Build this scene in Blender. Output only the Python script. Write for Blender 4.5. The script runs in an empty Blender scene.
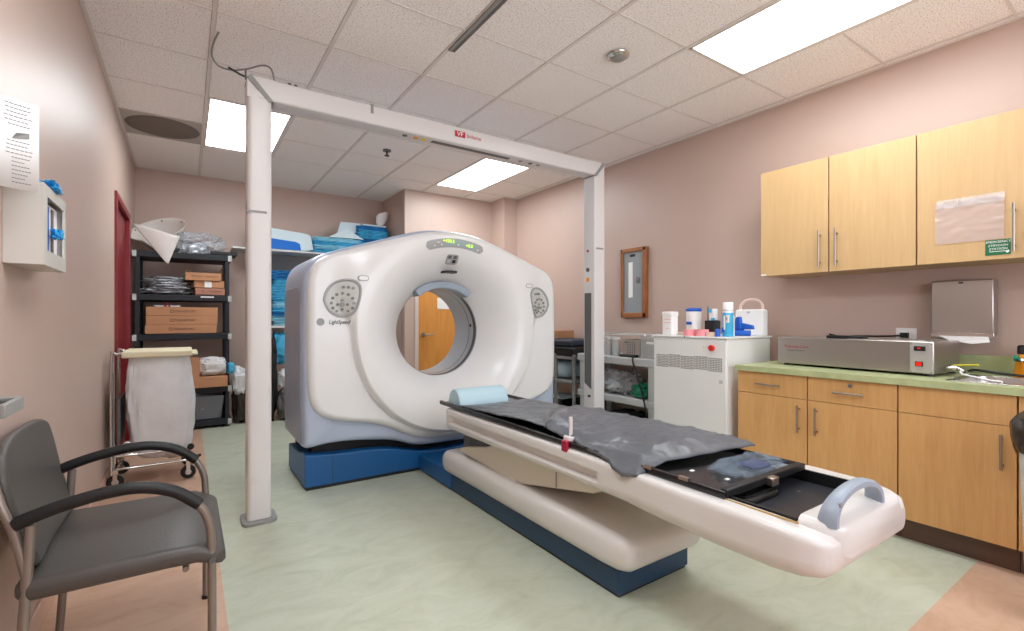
import bpy, bmesh, math, random
from mathutils import Vector, Matrix, noise
random.seed(7)
PI = math.pi
S = bpy.context.scene
COL = S.collection

# ------------------------------------------------------------ camera
CAM_Z = 1.18
cd = bpy.data.cameras.new('camera'); cam = bpy.data.objects.new('camera', cd); COL.objects.link(cam)
cam.location = (0, 0, CAM_Z); cam.rotation_euler = (PI/2, 0, -math.radians(34.142))
cd.sensor_width = 36; cd.lens = 36*480.9/1024; cd.shift_y = 3.17/1024; cd.clip_start = 0.02
S.camera = cam
# ------------------------------------------------------------ world, exposure
w = bpy.data.worlds.new('world'); S.world = w; w.use_nodes = True
w.node_tree.nodes['Background'].inputs[0].default_value = (0.9, 0.92, 1, 1)
w.node_tree.nodes['Background'].inputs[1].default_value = 4.0
vs = S.view_settings
vs.view_transform = 'Standard'; vs.look = 'None'; vs.gamma = 1; vs.use_curve_mapping = False
vs.exposure = 0.28
LAMP = 13.0          # radiance of the ceiling diffusers
S.cycles.max_bounces = 10; S.cycles.diffuse_bounces = 7; S.cycles.transparent_max_bounces = 12
S.cycles.caustics_reflective = False; S.cycles.caustics_refractive = False
S.cycles.sample_clamp_indirect = 6

# ------------------------------------------------------------ materials
def lin(c):
    c = c/255.0
    return c/12.92 if c <= 0.04045 else ((c+0.055)/1.055)**2.4
def rgb(r, g, b): return (lin(r), lin(g), lin(b), 1)
def mat(name, c, rough=0.5, metal=0.0, var=0.0, vscale=4.0, bump=0.0, bscale=60.0, alpha=1.0, trans=0.0,
        emit=None, estr=0.0, stretch=(1, 1, 1), coat=0.0, spec=0.5):
    m = bpy.data.materials.new(name); m.use_nodes = True
    nt = m.node_tree; b = nt.nodes['Principled BSDF']
    col = rgb(*c)
    b.inputs['Base Color'].default_value = col
    b.inputs['Roughness'].default_value = rough
    b.inputs['Metallic'].default_value = metal
    b.inputs['Specular IOR Level'].default_value = spec
    b.inputs['Coat Weight'].default_value = coat
    b.inputs['Alpha'].default_value = alpha
    b.inputs['Transmission Weight'].default_value = trans
    if emit:
        b.inputs['Emission Color'].default_value = rgb(*emit); b.inputs['Emission Strength'].default_value = estr
    tc = nt.nodes.new('ShaderNodeTexCoord'); mp = nt.nodes.new('ShaderNodeMapping')
    mp.inputs['Scale'].default_value = stretch
    nt.links.new(tc.outputs['Object'], mp.inputs[0])
    if var > 0 or bump == 0:
        n = nt.nodes.new('ShaderNodeTexNoise'); n.inputs['Scale'].default_value = vscale; n.inputs['Detail'].default_value = 5
        nt.links.new(mp.outputs[0], n.inputs['Vector'])
        r = nt.nodes.new('ShaderNodeValToRGB')
        v = max(var, 0.015)
        r.color_ramp.elements[0].position = 0.3; r.color_ramp.elements[1].position = 0.7
        r.color_ramp.elements[0].color = (col[0]*(1-v), col[1]*(1-v), col[2]*(1-v), 1)
        r.color_ramp.elements[1].color = (min(1, col[0]*(1+v)), min(1, col[1]*(1+v)), min(1, col[2]*(1+v)), 1)
        nt.links.new(n.outputs['Fac'], r.inputs[0]); nt.links.new(r.outputs[0], b.inputs['Base Color'])
    if bump > 0:
        n2 = nt.nodes.new('ShaderNodeTexNoise'); n2.inputs['Scale'].default_value = bscale; n2.inputs['Detail'].default_value = 4
        nt.links.new(mp.outputs[0], n2.inputs['Vector'])
        bp = nt.nodes.new('ShaderNodeBump'); bp.inputs['Strength'].default_value = bump; bp.inputs['Distance'].default_value = 0.01
        nt.links.new(n2.outputs['Fac'], bp.inputs['Height']); nt.links.new(bp.outputs[0], b.inputs['Normal'])
    return m
M = {}
M['wall'] = mat('wall_paint', (194, 170, 158), 0.42, var=0.02, vscale=1.5, bump=0.10, bscale=130)
M['tee'] = mat('ceiling_grid', (222, 216, 212), 0.6)
M['plenum'] = mat('plenum_dark', (60, 56, 54), 0.9)
M['white'] = mat('gantry_white', (224, 224, 224), 0.28, coat=0.15)
M['table'] = mat('table_white', (210, 207, 204), 0.3, coat=0.15)
M['beige'] = mat('table_beige', (216, 208, 194), 0.45)
M['casing'] = mat('casing_bluegrey', (172, 183, 202), 0.35)
M['blue'] = mat('base_blue', (18, 84, 140), 0.4, var=0.05)
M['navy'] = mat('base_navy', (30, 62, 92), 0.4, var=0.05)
M['black'] = mat('black_plastic', (14, 14, 16), 0.45)
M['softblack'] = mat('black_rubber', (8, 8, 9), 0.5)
M['shelfblack'] = mat('shelf_black', (24, 27, 33), 0.55)
M['gloss'] = mat('black_gloss', (14, 14, 16), 0.18)
M['steel'] = mat('stainless', (176, 170, 165), 0.3, metal=0.9, bump=0.03, bscale=40, stretch=(1, 1, 30))
M['chrome'] = mat('chrome', (205, 203, 200), 0.15, metal=1.0)
M['nickel'] = mat('nickel', (165, 155, 145), 0.3, metal=0.9)
M['frame'] = mat('chair_frame', (140, 130, 122), 0.4, metal=0.6)
M['leather'] = mat('chair_vinyl', (76, 72, 69), 0.38, var=0.03, bump=0.15, bscale=160)
M['grey'] = mat('grey_plastic', (188, 190, 190), 0.45)
M['handle'] = mat('handle_grey', (146, 158, 172), 0.4)
M['darkgrey'] = mat('dark_grey', (92, 92, 92), 0.5)
M['midgrey'] = mat('mid_grey', (140, 140, 138), 0.5)
M['post'] = mat('post_white', (212, 209, 208), 0.35)
M['cream'] = mat('cream_lid', (226, 218, 186), 0.5)
M['bag'] = mat('hamper_bag', (222, 222, 224), 0.45, var=0.05, vscale=9, bump=0.3, bscale=14)
M['red'] = mat('door_red', (128, 26, 36), 0.4, var=0.05)
M['redb'] = mat('button_red', (205, 20, 20), 0.3)
M['switch'] = mat('switch_red', (225, 35, 25), 0.3, emit=(230, 30, 20), estr=0.25)
M['crimson'] = mat('clamp_crimson', (160, 24, 60), 0.35)
M['card'] = mat('cardboard', (190, 138, 100), 0.75, var=0.06, vscale=6)
M['cardpink'] = mat('cardboard_pinkish', (176, 126, 106), 0.75, var=0.05, vscale=6)
M['card2'] = mat('cardboard_inside', (120, 82, 56), 0.8)
M['ink'] = mat('print_ink', (60, 40, 32), 0.7)
M['inkgrey'] = mat('print_grey', (120, 120, 122), 0.7)
M['paper'] = mat('paper', (236, 236, 236), 0.7)
M['note'] = mat('note_white', (240, 238, 236), 0.6)
M['cyan'] = mat('scrub_blue', (66, 172, 216), 0.75, var=0.3, vscale=14, bump=0.6, bscale=22)
M['cyan2'] = mat('scrub_blue_pale', (140, 205, 228), 0.75, var=0.12, vscale=14, bump=0.4, bscale=22)
M['cyan3'] = mat('scrub_blue_deep', (28, 116, 178), 0.75, var=0.35, vscale=16, bump=0.6, bscale=22)
M['foam'] = mat('foam_white', (206, 224, 232), 0.7)
M['foamblue'] = mat('foam_blue', (24, 110, 205), 0.7)
M['bolster'] = mat('bolster_blue', (176, 205, 216), 0.5)
M['sheet'] = mat('sheet_grey', (90, 93, 99), 0.36, var=0.08, vscale=7, bump=0.35, bscale=26)
M['sheetdark'] = mat('sheet_dark', (52, 53, 58), 0.3, var=0.1, vscale=7, bump=0.35, bscale=20)
M['clear'] = mat('clear_plastic', (225, 228, 232), 0.12, alpha=0.33, bump=0.5, bscale=22)
M['wrap'] = mat('clear_wrap', (205, 212, 222), 0.1, alpha=0.30, bump=0.7, bscale=30)
M['milky'] = mat('milky_plastic', (226, 218, 212), 0.3, alpha=0.85)
M['sleeve'] = mat('plastic_sleeve', (212, 190, 180), 0.15, alpha=0.68, bump=0.25, bscale=14)
M['glassy'] = mat('clear_acrylic', (220, 225, 226), 0.08, alpha=0.35)
M['bin'] = mat('grey_bin', (150, 158, 170), 0.25, alpha=0.6)
M['film'] = mat('film_bags', (185, 188, 192), 0.2, var=0.5, vscale=18, bump=0.9, bscale=24, metal=0.3)
M['pdu'] = mat('cabinet_white', (228, 228, 226), 0.4)
M['vent'] = mat('vent_holes', (128, 124, 120), 0.7)
M['pink'] = mat('pink_tape', (236, 150, 158), 0.6)
M['tan'] = mat('tan_tape', (222, 196, 178), 0.6)
M['bluebottle'] = mat('label_blue', (26, 92, 190), 0.4)
M['aqua'] = mat('label_aqua', (70, 178, 222), 0.4)
M['orange'] = mat('orange_bottle', (240, 150, 20), 0.4)
M['green'] = mat('sign_green', (16, 104, 62), 0.5)
M['teal'] = mat('green_cloth', (20, 120, 90), 0.7, bump=0.4, bscale=30)
M['gold'] = mat('gold_rail', (196, 168, 110), 0.3, metal=0.5)
M['brownbag'] = mat('bin_bag', (52, 42, 34), 0.25, bump=0.5, bscale=26)
M['toe'] = mat('toe_brown', (88, 62, 50), 0.35, var=0.12, vscale=6, stretch=(8, 1, 8))
M['panelgrey'] = mat('panel_grey', (148, 152, 155), 0.5)
M['picwood'] = mat('frame_wood', (160, 100, 56), 0.45, var=0.12, vscale=10)
M['led'] = mat('display_digits', (190, 230, 40), 0.4, emit=(185, 235, 30), estr=1.3)
M['lcd'] = mat('display_window', (150, 168, 172), 0.3)
M['dispgrey'] = mat('display_grey', (160, 162, 162), 0.35)
M['diff'] = mat('diffuser_perf', (112, 103, 95), 0.7)
M['diff2'] = mat('diffuser_frame', (178, 171, 165), 0.6)
M['wallbox'] = mat('wallbox_offwhite', (200, 197, 190), 0.45)
M['yellow'] = mat('yellow_handle', (228, 214, 40), 0.4)

def ceil_mat():
    m = bpy.data.materials.new('ceiling_tile'); m.use_nodes = True
    nt = m.node_tree; b = nt.nodes['Principled BSDF']; b.inputs['Roughness'].default_value = 0.9
    tc = nt.nodes.new('ShaderNodeTexCoord')
    v = nt.nodes.new('ShaderNodeTexNoise'); v.inputs['Scale'].default_value = 120; v.inputs['Detail'].default_value = 3; v.inputs['Roughness'].default_value = 0.7
    nt.links.new(tc.outputs['Object'], v.inputs['Vector'])
    r = nt.nodes.new('ShaderNodeValToRGB'); e = r.color_ramp.elements
    e[0].position = 0.30; e[0].color = rgb(140, 132, 127); e[1].position = 0.47; e[1].color = rgb(250, 247, 245)
    nt.links.new(v.outputs['Fac'], r.inputs[0]); nt.links.new(r.outputs[0], b.inputs['Base Color'])
    bp = nt.nodes.new('ShaderNodeBump'); bp.inputs['Strength'].default_value = 0.4; bp.inputs['Distance'].default_value = 0.004
    nt.links.new(v.outputs['Fac'], bp.inputs['Height']); nt.links.new(bp.outputs[0], b.inputs['Normal'])
    return m
M['ceil'] = ceil_mat()

def wood_mat(name, c1, c2, rough=0.38):
    m = bpy.data.materials.new(name); m.use_nodes = True
    nt = m.node_tree; b = nt.nodes['Principled BSDF']; b.inputs['Roughness'].default_value = rough
    tc = nt.nodes.new('ShaderNodeTexCoord'); mp = nt.nodes.new('ShaderNodeMapping'); mp.inputs['Scale'].default_value = (9, 9, 0.9)
    nt.links.new(tc.outputs['Object'], mp.inputs[0])
    n = nt.nodes.new('ShaderNodeTexNoise'); n.inputs['Scale'].default_value = 2.4; n.inputs['Detail'].default_value = 8; n.inputs['Roughness'].default_value = 0.65; n.inputs['Distortion'].default_value = 0.6
    nt.links.new(mp.outputs[0], n.inputs['Vector'])
    mp2 = nt.nodes.new('ShaderNodeMapping'); mp2.inputs['Scale'].default_value = (90, 90, 3)
    nt.links.new(tc.outputs['Object'], mp2.inputs[0])
    n2 = nt.nodes.new('ShaderNodeTexNoise'); n2.inputs['Scale'].default_value = 1.5; n2.inputs['Detail'].default_value = 3
    nt.links.new(mp2.outputs[0], n2.inputs['Vector'])
    r = nt.nodes.new('ShaderNodeValToRGB'); e = r.color_ramp.elements
    e[0].position = 0.3; e[0].color = rgb(*c1); e[1].position = 0.68; e[1].color = rgb(*c2)
    mx = nt.nodes.new('ShaderNodeMath'); mx.operation = 'MULTIPLY_ADD'; mx.inputs[1].default_value = 0.35; 
    nt.links.new(n2.outputs['Fac'], mx.inputs[0])
    mu = nt.nodes.new('ShaderNodeMath'); mu.operation = 'MULTIPLY'; mu.inputs[1].default_value = 0.65
    nt.links.new(n.outputs['Fac'], mu.inputs[0]); nt.links.new(mu.outputs[0], mx.inputs[2])
    nt.links.new(mx.outputs[0], r.inputs[0]); nt.links.new(r.outputs[0], b.inputs['Base Color'])
    return m
M['wood'] = wood_mat('maple_laminate', (200, 148, 90), (216, 170, 112))
M['wood2'] = wood_mat('maple_upper', (192, 156, 110), (206, 173, 126))
M['doorwood'] = wood_mat('door_veneer', (206, 132, 56), (226, 160, 84))

def floor_mat():
    m = bpy.data.materials.new('floor_linoleum'); m.use_nodes = True
    nt = m.node_tree; b = nt.nodes['Principled BSDF']; b.inputs['Roughness'].default_value = 0.38
    L = nt.links.new
    tc = nt.nodes.new('ShaderNodeTexCoord'); sp = nt.nodes.new('ShaderNodeSeparateXYZ'); L(tc.outputs['Object'], sp.inputs[0])
    def step(out, thr, op='GREATER_THAN'):
        k = nt.nodes.new('ShaderNodeMath'); k.operation = op; k.inputs[1].default_value = thr; L(out, k.inputs[0]); return k.outputs[0]
    def mul(a, c):
        k = nt.nodes.new('ShaderNodeMath'); k.operation = 'MULTIPLY'; L(a, k.inputs[0]); L(c, k.inputs[1]); return k.outputs[0]
    mask = mul(mul(step(sp.outputs[0], 0.135), step(sp.outputs[1], 0.665)), step(sp.outputs[1], 6.28, 'LESS_THAN'))
    def mott(c1, c2, c3):
        mp = nt.nodes.new('ShaderNodeMapping'); mp.inputs['Scale'].default_value = (1.4, 2.6, 1); mp.inputs['Rotation'].default_value = (0, 0, 0.5)
        L(tc.outputs['Object'], mp.inputs[0])
        n = nt.nodes.new('ShaderNodeTexNoise'); n.inputs['Scale'].default_value = 3.0; n.inputs['Detail'].default_value = 9; n.inputs['Roughness'].default_value = 0.68; n.inputs['Distortion'].default_value = 1.2
        L(mp.outputs[0], n.inputs['Vector'])
        r = nt.nodes.new('ShaderNodeValToRGB'); e = r.color_ramp.elements
        e[0].position = 0.3; e[0].color = rgb(*c1); e[1].position = 0.72; e[1].color = rgb(*c3)
        k = e.new(0.5); k.color = rgb(*c2)
        L(n.outputs['Fac'], r.inputs[0]); return r.outputs[0]
    g = mott((174, 180, 160), (186, 192, 173), (194, 200, 184))
    p = mott((188, 152, 126), (200, 166, 142), (208, 176, 154))
    mx = nt.nodes.new('ShaderNodeMix'); mx.data_type = 'RGBA'
    L(mask, mx.inputs[0]); L(p, mx.inputs[6]); L(g, mx.inputs[7]); L(mx.outputs[2], b.inputs['Base Color'])
    return m
M['floor'] = floor_mat()
def counter_mat():
    m = mat('green_laminate', (174, 182, 136), 0.35, var=0.12, vscale=16)
    return m
M['counter'] = counter_mat()
def emis(name, c, s):
    m = bpy.data.materials.new(name); m.use_nodes = True
    nt = m.node_tree; b = nt.nodes['Principled BSDF']
    b.inputs['Base Color'].default_value = (0.9, 0.9, 0.9, 1)
    b.inputs['Emission Color'].default_value = c; b.inputs['Emission Strength'].default_value = s
    return m
M['lamp'] = emis('light_diffuser', (0.90, 0.97, 1.0, 1), LAMP)

# ------------------------------------------------------------ mesh helpers
class MB:
    def __init__(s): s.v = []; s.f = []
    def add(s, vs_, fs):
        o = len(s.v); s.v += [tuple(p) for p in vs_]; s.f += [tuple(i+o for i in f) for f in fs]; return s
    def box(s, x0, x1, y0, y1, z0, z1):
        p = [(x, y, z) for x in (x0, x1) for y in (y0, y1) for z in (z0, z1)]
        return s.add(p, [(0, 1, 3, 2), (4, 6, 7, 5), (0, 4, 5, 1), (2, 3, 7, 6), (0, 2, 6, 4), (1, 5, 7, 3)])
    def hexa(s, p):   # 8 points, bottom 4 ccw then top 4 ccw
        return s.add(p, [(3, 2, 1, 0), (4, 5, 6, 7), (0, 1, 5, 4), (1, 2, 6, 5), (2, 3, 7, 6), (3, 0, 4, 7)])
    def prism(s, poly, axis, a, b):
        def P(u, v, t): return {'x': (t, u, v), 'y': (u, t, v), 'z': (u, v, t)}[axis]
        n = len(poly)
        return s.add([P(u, v, a) for u, v in poly]+[P(u, v, b) for u, v in poly],
                     [tuple(range(n))[::-1], tuple(range(n, 2*n))]+[(i, (i+1) % n, n+(i+1) % n, n+i) for i in range(n)])
    def loft(s, loops, cap=True, closed=True):
        n = len(loops[0]); vs_ = [p for l in loops for p in l]; fs = []
        for k in range(len(loops)-1):
            for i in range(n if closed else n-1):
                j = (i+1) % n
                fs.append((k*n+i, k*n+j, (k+1)*n+j, (k+1)*n+i))
        if cap:
            fs.append(tuple(range(n))[::-1]); fs.append(tuple((len(loops)-1)*n+i for i in range(n)))
        return s.add(vs_, fs)
    def lathe(s, c, prof, axis='z', n=24, cap=True):
        def P(r, a, t):
            x, y = r*math.cos(a), r*math.sin(a)
            return {'z': (c[0]+x, c[1]+y, c[2]+t), 'y': (c[0]+x, c[1]+t, c[2]+y), 'x': (c[0]+t, c[1]+x, c[2]+y)}[axis]
        return s.loft([[P(max(r, 1e-4), 2*PI*i/n, t) for i in range(n)] for r, t in prof], cap=cap)
    def cyl(s, c, r, h, axis='z', n=20): return s.lathe(c, [(r, 0), (r, h)], axis, n)
    def tube(s, pts, r, n=10, smooth=0, flat=None):
        pts = [Vector(p) for p in pts]
        if smooth: pts = catmull(pts, smooth)
        rs = r if isinstance(r, (list, tuple)) else None
        loops = []; up = None
        for i, p in enumerate(pts):
            t = (pts[min(i+1, len(pts)-1)]-pts[max(i-1, 0)]).normalized()
            if up is None:
                up = Vector((0, 0, 1)) if abs(t.z) < 0.9 else Vector((1, 0, 0))
            sd = t.cross(up).normalized(); up = sd.cross(t).normalized()
            rr = (rs[0]+(rs[1]-rs[0])*i/(len(pts)-1)) if rs else r
            ax, bx = (rr, rr) if flat is None else (rr*flat[0], rr*flat[1])
            loops.append([p+sd*(math.cos(2*PI*k/n)*ax)+up*(math.sin(2*PI*k/n)*bx) for k in range(n)])
        return s.loft(loops)
    def grid(s, nu, nv, fn, wrapu=False):
        vs_ = [fn(i/(nu-1) if not wrapu else i/nu, j/(nv-1)) for i in range(nu) for j in range(nv)]
        fs = []
        for i in range(nu if wrapu else nu-1):
            for j in range(nv-1):
                a = (i % nu)*nv+j; b = ((i+1) % nu)*nv+j
                fs.append((a, b, b+1, a+1))
        return s.add(vs_, fs)
    def build(s, name, m, parent=None, bevel=0.0, seg=2, smooth=False, solid=0.0, sub=0, angle=35):
        me = bpy.data.meshes.new(name)
        off = Vector((0, 0, 0))
        if parent is not None:
            off = wloc(parent)
        elif s.v:
            xs = [p[0] for p in s.v]; ys = [p[1] for p in s.v]; zs = [p[2] for p in s.v]
            off = Vector(((min(xs)+max(xs))/2, (min(ys)+max(ys))/2, min(zs)))
        if m is M['floor'] : off = Vector((0, 0, 0))
        me.from_pydata([tuple(Vector(p)-off) for p in s.v], [], s.f)
        bm = bmesh.new(); bm.from_mesh(me)
        bmesh.ops.remove_doubles(bm, verts=bm.verts, dist=1e-5)
        bmesh.ops.recalc_face_normals(bm, faces=bm.faces)
        bm.to_mesh(me); bm.free()
        me.materials.append(m if not isinstance(m, str) else M[m])
        o = bpy.data.objects.new(name, me); COL.objects.link(o)
        if parent is not None:
            o.parent = parent
        else:
            o.location = off
        if bevel > 0:
            b = o.modifiers.new('bevel', 'BEVEL'); b.width = bevel; b.segments = seg; b.limit_method = 'ANGLE'; b.angle_limit = math.radians(angle)
        if solid:
            k = o.modifiers.new('solid', 'SOLIDIFY'); k.thickness = abs(solid); k.offset = 1 if solid > 0 else -1
        if sub:
            k = o.modifiers.new('sub', 'SUBSURF'); k.levels = sub; k.render_levels = sub
        if smooth or bevel > 0 or sub:
            for p in me.polygons: p.use_smooth = True
            if hasattr(me, 'set_sharp_from_angle') and not sub:
                me.set_sharp_from_angle(angle=math.radians(50 if smooth else 30))
        return o
def wloc(o):
    v = Vector(o.location)
    while o.parent is not None:
        o = o.parent; v += Vector(o.location)
    return v
def catmull(p, k):
    out = []
    for i in range(len(p)-1):
        a, b, c, d = p[max(i-1, 0)], p[i], p[i+1], p[min(i+2, len(p)-1)]
        for j in range(k):
            t = j/k
            out.append(0.5*((2*b)+(c-a)*t+(2*a-5*b+4*c-d)*t*t+(3*b-a-3*c+d)*t**3))
    out.append(p[-1]); return out
def B(): return MB()
def thing(name, loc, label, cat, group=None):
    o = bpy.data.objects.new(name, None); COL.objects.link(o); o.location = loc; o.empty_display_size = 0.1
    o['label'] = label; o['category'] = cat
    if group: o['group'] = group
    return o
def tag(o, label, cat, group=None, kind=None):
    o['label'] = label; o['category'] = cat
    if group: o['group'] = group
    if kind: o['kind'] = kind
    return o
def struct(o): o['kind'] = 'structure'; return o
def rrect(cx, cz, w_, h_, r, n=5):
    out = []
    for sx, sz, a0 in ((1, 1, 0), (-1, 1, 90), (-1, -1, 180), (1, -1, 270)):
        for k in range(n+1):
            a = math.radians(a0+90*k/n)
            out.append((cx+sx*(w_/2-r)+r*math.cos(a), cz+sz*(h_/2-r)+r*math.sin(a)))
    return out
def text(name, body, size, loc, rot, m, parent, ext=0.0006, sx=1.0, shear=0.0):
    c = bpy.data.curves.new(name, 'FONT'); c.body = body; c.size = size; c.align_x = 'CENTER'; c.align_y = 'CENTER'; c.extrude = ext; c.resolution_u = 3; c.shear = shear
    t = bpy.data.objects.new(name+'_t', c); COL.objects.link(t)
    bpy.context.view_layer.update()
    me = bpy.data.meshes.new_from_object(t.evaluated_get(bpy.context.evaluated_depsgraph_get()))
    bpy.data.objects.remove(t); bpy.data.curves.remove(c)
    R = Matrix.LocRotScale(Vector(loc)-(wloc(parent) if parent else Vector((0, 0, 0))), rot.to_quaternion() if hasattr(rot, 'to_quaternion') else rot, (sx, 1, 1))
    me.transform(R); me.materials.clear(); me.materials.append(M[m])
    me.name = name
    o = bpy.data.objects.new(name, me); COL.objects.link(o)
    if parent: o.parent = parent
    return o
from mathutils import Euler
ROT_FRONT = Euler((PI/2, 0, 0)).to_quaternion()            # readable from -Y
ROT_RWALL = Euler((PI/2, 0, -PI/2)).to_quaternion()        # readable from -X
ROT_LWALL = Euler((PI/2, 0, PI/2)).to_quaternion()         # readable from +X
def lump(cx, cy, z0, sx, sy, sz, seed=0, amp=0.15, freq=3.0, nu=40, nv=22, pw=0.55, flatbot=True):
    """crumpled sack like closed surface resting at z0"""
    mb = B(); o = Vector((seed*3.17, seed*1.3, seed*2.1))
    def fn(u, v):
        a = 2*PI*u; b = PI*(v-0.5)
        ca, sa, cb, sb = math.cos(a), math.sin(a), math.cos(b), math.sin(b)
        f = lambda t: math.copysign(abs(t)**pw, t)
        p = Vector((f(ca)*f(cb), f(sa)*f(cb), f(sb)))
        q = Vector((ca*cb, sa*cb, sb))
        n = noise.fractal(q*freq+o, 0.8, 2.0, 4)
        rid = abs(noise.noise(q*freq*2.3+o))
        k = 1+amp*n-amp*0.8*rid
        if v in (0.0, 1.0): k = 1
        p *= k
        z = p.z*0.5*sz+sz*0.5
        if flatbot: z = max(z, 0.0)
        return (cx+p.x*sx/2, cy+p.y*sy/2, z0+z)
    mb.grid(nu, nv, fn, wrapu=True)
    return mb
def box_open(mb, x0, x1, y0, y1, z0, z1, t=0.004):
    mb.box(x0, x1, y0, y1, z0, z0+t); mb.box(x0, x0+t, y0, y1, z0, z1); mb.box(x1-t, x1, y0, y1, z0, z1)
    mb.box(x0, x1, y0, y0+t, z0, z1); mb.box(x0, x1, y1-t, y1, z0, z1); return mb

# ============================================================ ROOM
CZ = 2.853; XL = -0.465; XR = 3.85; YF = -1.2; YB = 6.732; YB2 = 5.905; XS = 2.335
struct(B().box(XL-0.2, XR+0.2, YF-0.2, YB+0.2, -0.1, 0).build('floor', M['floor']))
# ceiling: tiles + plenum board in one mesh, grid as trim
GX = 0.1295; GY = 3.0742; T = 0.6096
c = B()
holes = {(0, 2), (0, 3), (4, -4), (4, -3), (4, 2), (4, 3), (0, -4), (0, -3), (-1, 3)}
for i in range(-1, 7):
    for j in range(-8, 5):
        if (i, j) in holes: continue
        x0, x1 = max(GX+i*T+0.0130, XL), min(GX+(i+1)*T-0.0130, XR)
        y0, y1 = max(GY+j*T+0.0065, YF), min(GY+(j+1)*T-0.0065, YB)
        if j == 4: y1 = YB
        if x1-x0 < 0.03 or y1-y0 < 0.03: continue
        c.box(x0, x1, y0, y1, CZ+0.004, CZ+0.02)
struct(c.build('ceiling', M['ceil']))
struct(B().box(XL-0.1, XR+0.1, YF-0.1, YB+0.1, CZ+0.12, CZ+0.2).build('trim_1', M['plenum']))
g = B()
for i in range(0, 7):
    x = GX+i*T
    if x < XR: g.box(x-0.011, x+0.011, YF, YB, CZ-0.001, CZ+0.02)
for j in range(-7, 7):
    y = GY+j*T
    if j in (5, 6): continue
    for i in range(-1, 7):
        xa, xb = max(GX+i*T, XL), min(GX+(i+1)*T, XR)
        if xb > xa and (i, j) not in ((0, 3), (4, -3), (4, 3), (0, -3)): g.box(xa, xb, y-0.005, y+0.005, CZ, CZ+0.02)
g.box(XL, XL+0.022, YF, YB, CZ-0.002, CZ+0.004); g.box(XR-0.022, XR, YF, YB2, CZ-0.002, CZ+0.004)
g.box(XL, XS, YB-0.022, YB, CZ-0.002, CZ+0.004); g.box(XS, XR, YB2-0.022, YB2, CZ-0.002, CZ+0.004)
struct(g.build('trim_2', M['tee']))
# walls
DY0, DY1, DZ = 4.93, 5.93, 2.14
wl = B(); wl.box(XL-0.15, XL, YF, 4.885, 0, CZ+0.1); wl.box(XL-0.15, XL, 5.975, YB, 0, CZ+0.1); wl.box(XL-0.15, XL, 4.885, 5.975, 2.185, CZ+0.1)
struct(wl.build('wall_left', M['wall']))
struct(B().box(XR, XR+0.15, YF, YB2+0.3, 0, CZ+0.1).build('wall_right', M['wall']))
wb = B(); wb.box(XL-0.15, XS+0.15, YB, YB+0.15, 0, CZ+0.1); wb.box(XS, XS+0.12, YB2+0.1, YB, 0, CZ+0.1)
wb.box(XS, 2.50, YB2, YB2+0.12, 0, CZ+0.1); wb.box(3.46, XR, YB2, YB2+0.12, 0, CZ+0.1); wb.box(2.50, 3.46, YB2, YB2+0.12, 2.16, CZ+0.1)
struct(wb.build('wall_back', M['wall']))
struct(B().box(3.64, XR, 5.56, YB2, 0, CZ+0.05).build('wall_pillar', M['wall']))
wf = B(); WX0, WX1, WZ0_, WZ1_ = 0.2, 3.4, 0.85, 2.55  # wall behind the camera, with an added opening for daylight
wf.box(XL-0.15, WX0, YF-0.15, YF, 0, CZ+0.1); wf.box(WX1, XR+0.15, YF-0.15, YF, 0, CZ+0.1); wf.box(WX0, WX1, YF-0.15, YF, 0, WZ0_); wf.box(WX0, WX1, YF-0.15, YF, WZ1_, CZ+0.1)
struct(wf.build('wall_front', M['wall']))
wn = B()
for x in (WX0, (WX0+WX1)/2-0.025, WX1-0.05): wn.box(x, x+0.05, YF-0.10, YF-0.04, WZ0_, WZ1_)
for z in (WZ0_, WZ1_-0.05): wn.box(WX0, WX1, YF-0.10, YF-0.04, z, z+0.05)
struct(wn.build('added_window', mat('added_window_frame', (225, 222, 218), 0.4), bevel=0.003))  # unseen window, added so world light brightens the room
M['base'] = mat('baseboard_peach', (212, 180, 160), 0.45)
bb = B(); bb.box(XL, XL+0.010, YF, 4.88, 0, 0.10); bb.box(XL, XL+0.010, 5.98, YB, 0, 0.10)
struct(bb.build('baseboard_left', M['base'], bevel=0.004))
struct(B().box(XL, XS, YB-0.010, YB, 0, 0.10).build('baseboard_back', M['base'], bevel=0.004))
struct(B().box(XR-0.010, XR, 2.6, 5.56, 0, 0.10).build('baseboard_right', M['base'], bevel=0.004))
# red door on the left wall
d = B(); d.box(XL-0.145, XL+0.018, 4.88, 4.935, 0, 2.134); d.box(XL-0.145, XL+0.018, 5.925, 5.98, 0, 2.134); d.box(XL-0.145, XL+0.018, 4.88, 5.98, 2.135, 2.19)
dr = struct(d.build('door_1', M['red'], bevel=0.004))
struct(B().box(XL-0.14, XL-0.020, 4.937, 5.923, 0.005, 2.132).build('door_2', M['red']))
B().box(XL-0.020, XL-0.017, 5.10, 5.16, 1.0, 1.07).build('strike_plate', M['note'], dr)
# wooden door seen through the bore
d = B(); d.box(2.47, 2.52, YB2-0.015, YB2+0.12, 0, 2.19); d.box(3.44, 3.49, YB2-0.015, YB2+0.12, 0, 2.19); d.box(2.47, 3.49, YB2-0.015, YB2+0.12, 2.14, 2.19)
M['dframe'] = mat('door_frame_light', (215, 200, 190), 0.4)
struct(d.build('trim_3', M['dframe'], bevel=0.003))
wd = struct(B().box(2.52, 3.44, YB2+0.02, YB2+0.065, 0.005, 2.14).build('door_3', M['doorwood']))
h = B(); h.cyl((2.60, YB2+0.02, 0.97), 0.028, -0.02, 'y'); h.tube([(2.60, YB2, 0.97), (2.60, YB2-0.04, 0.97), (2.72, YB2-0.045, 0.97)], 0.010)
h.build('door_handle', M['nickel'], wd, smooth=True)
B().box(2.80, 2.99, YB2+0.014, YB2+0.018, 1.31, 1.46).build('notice', M['note'], wd)

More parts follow.
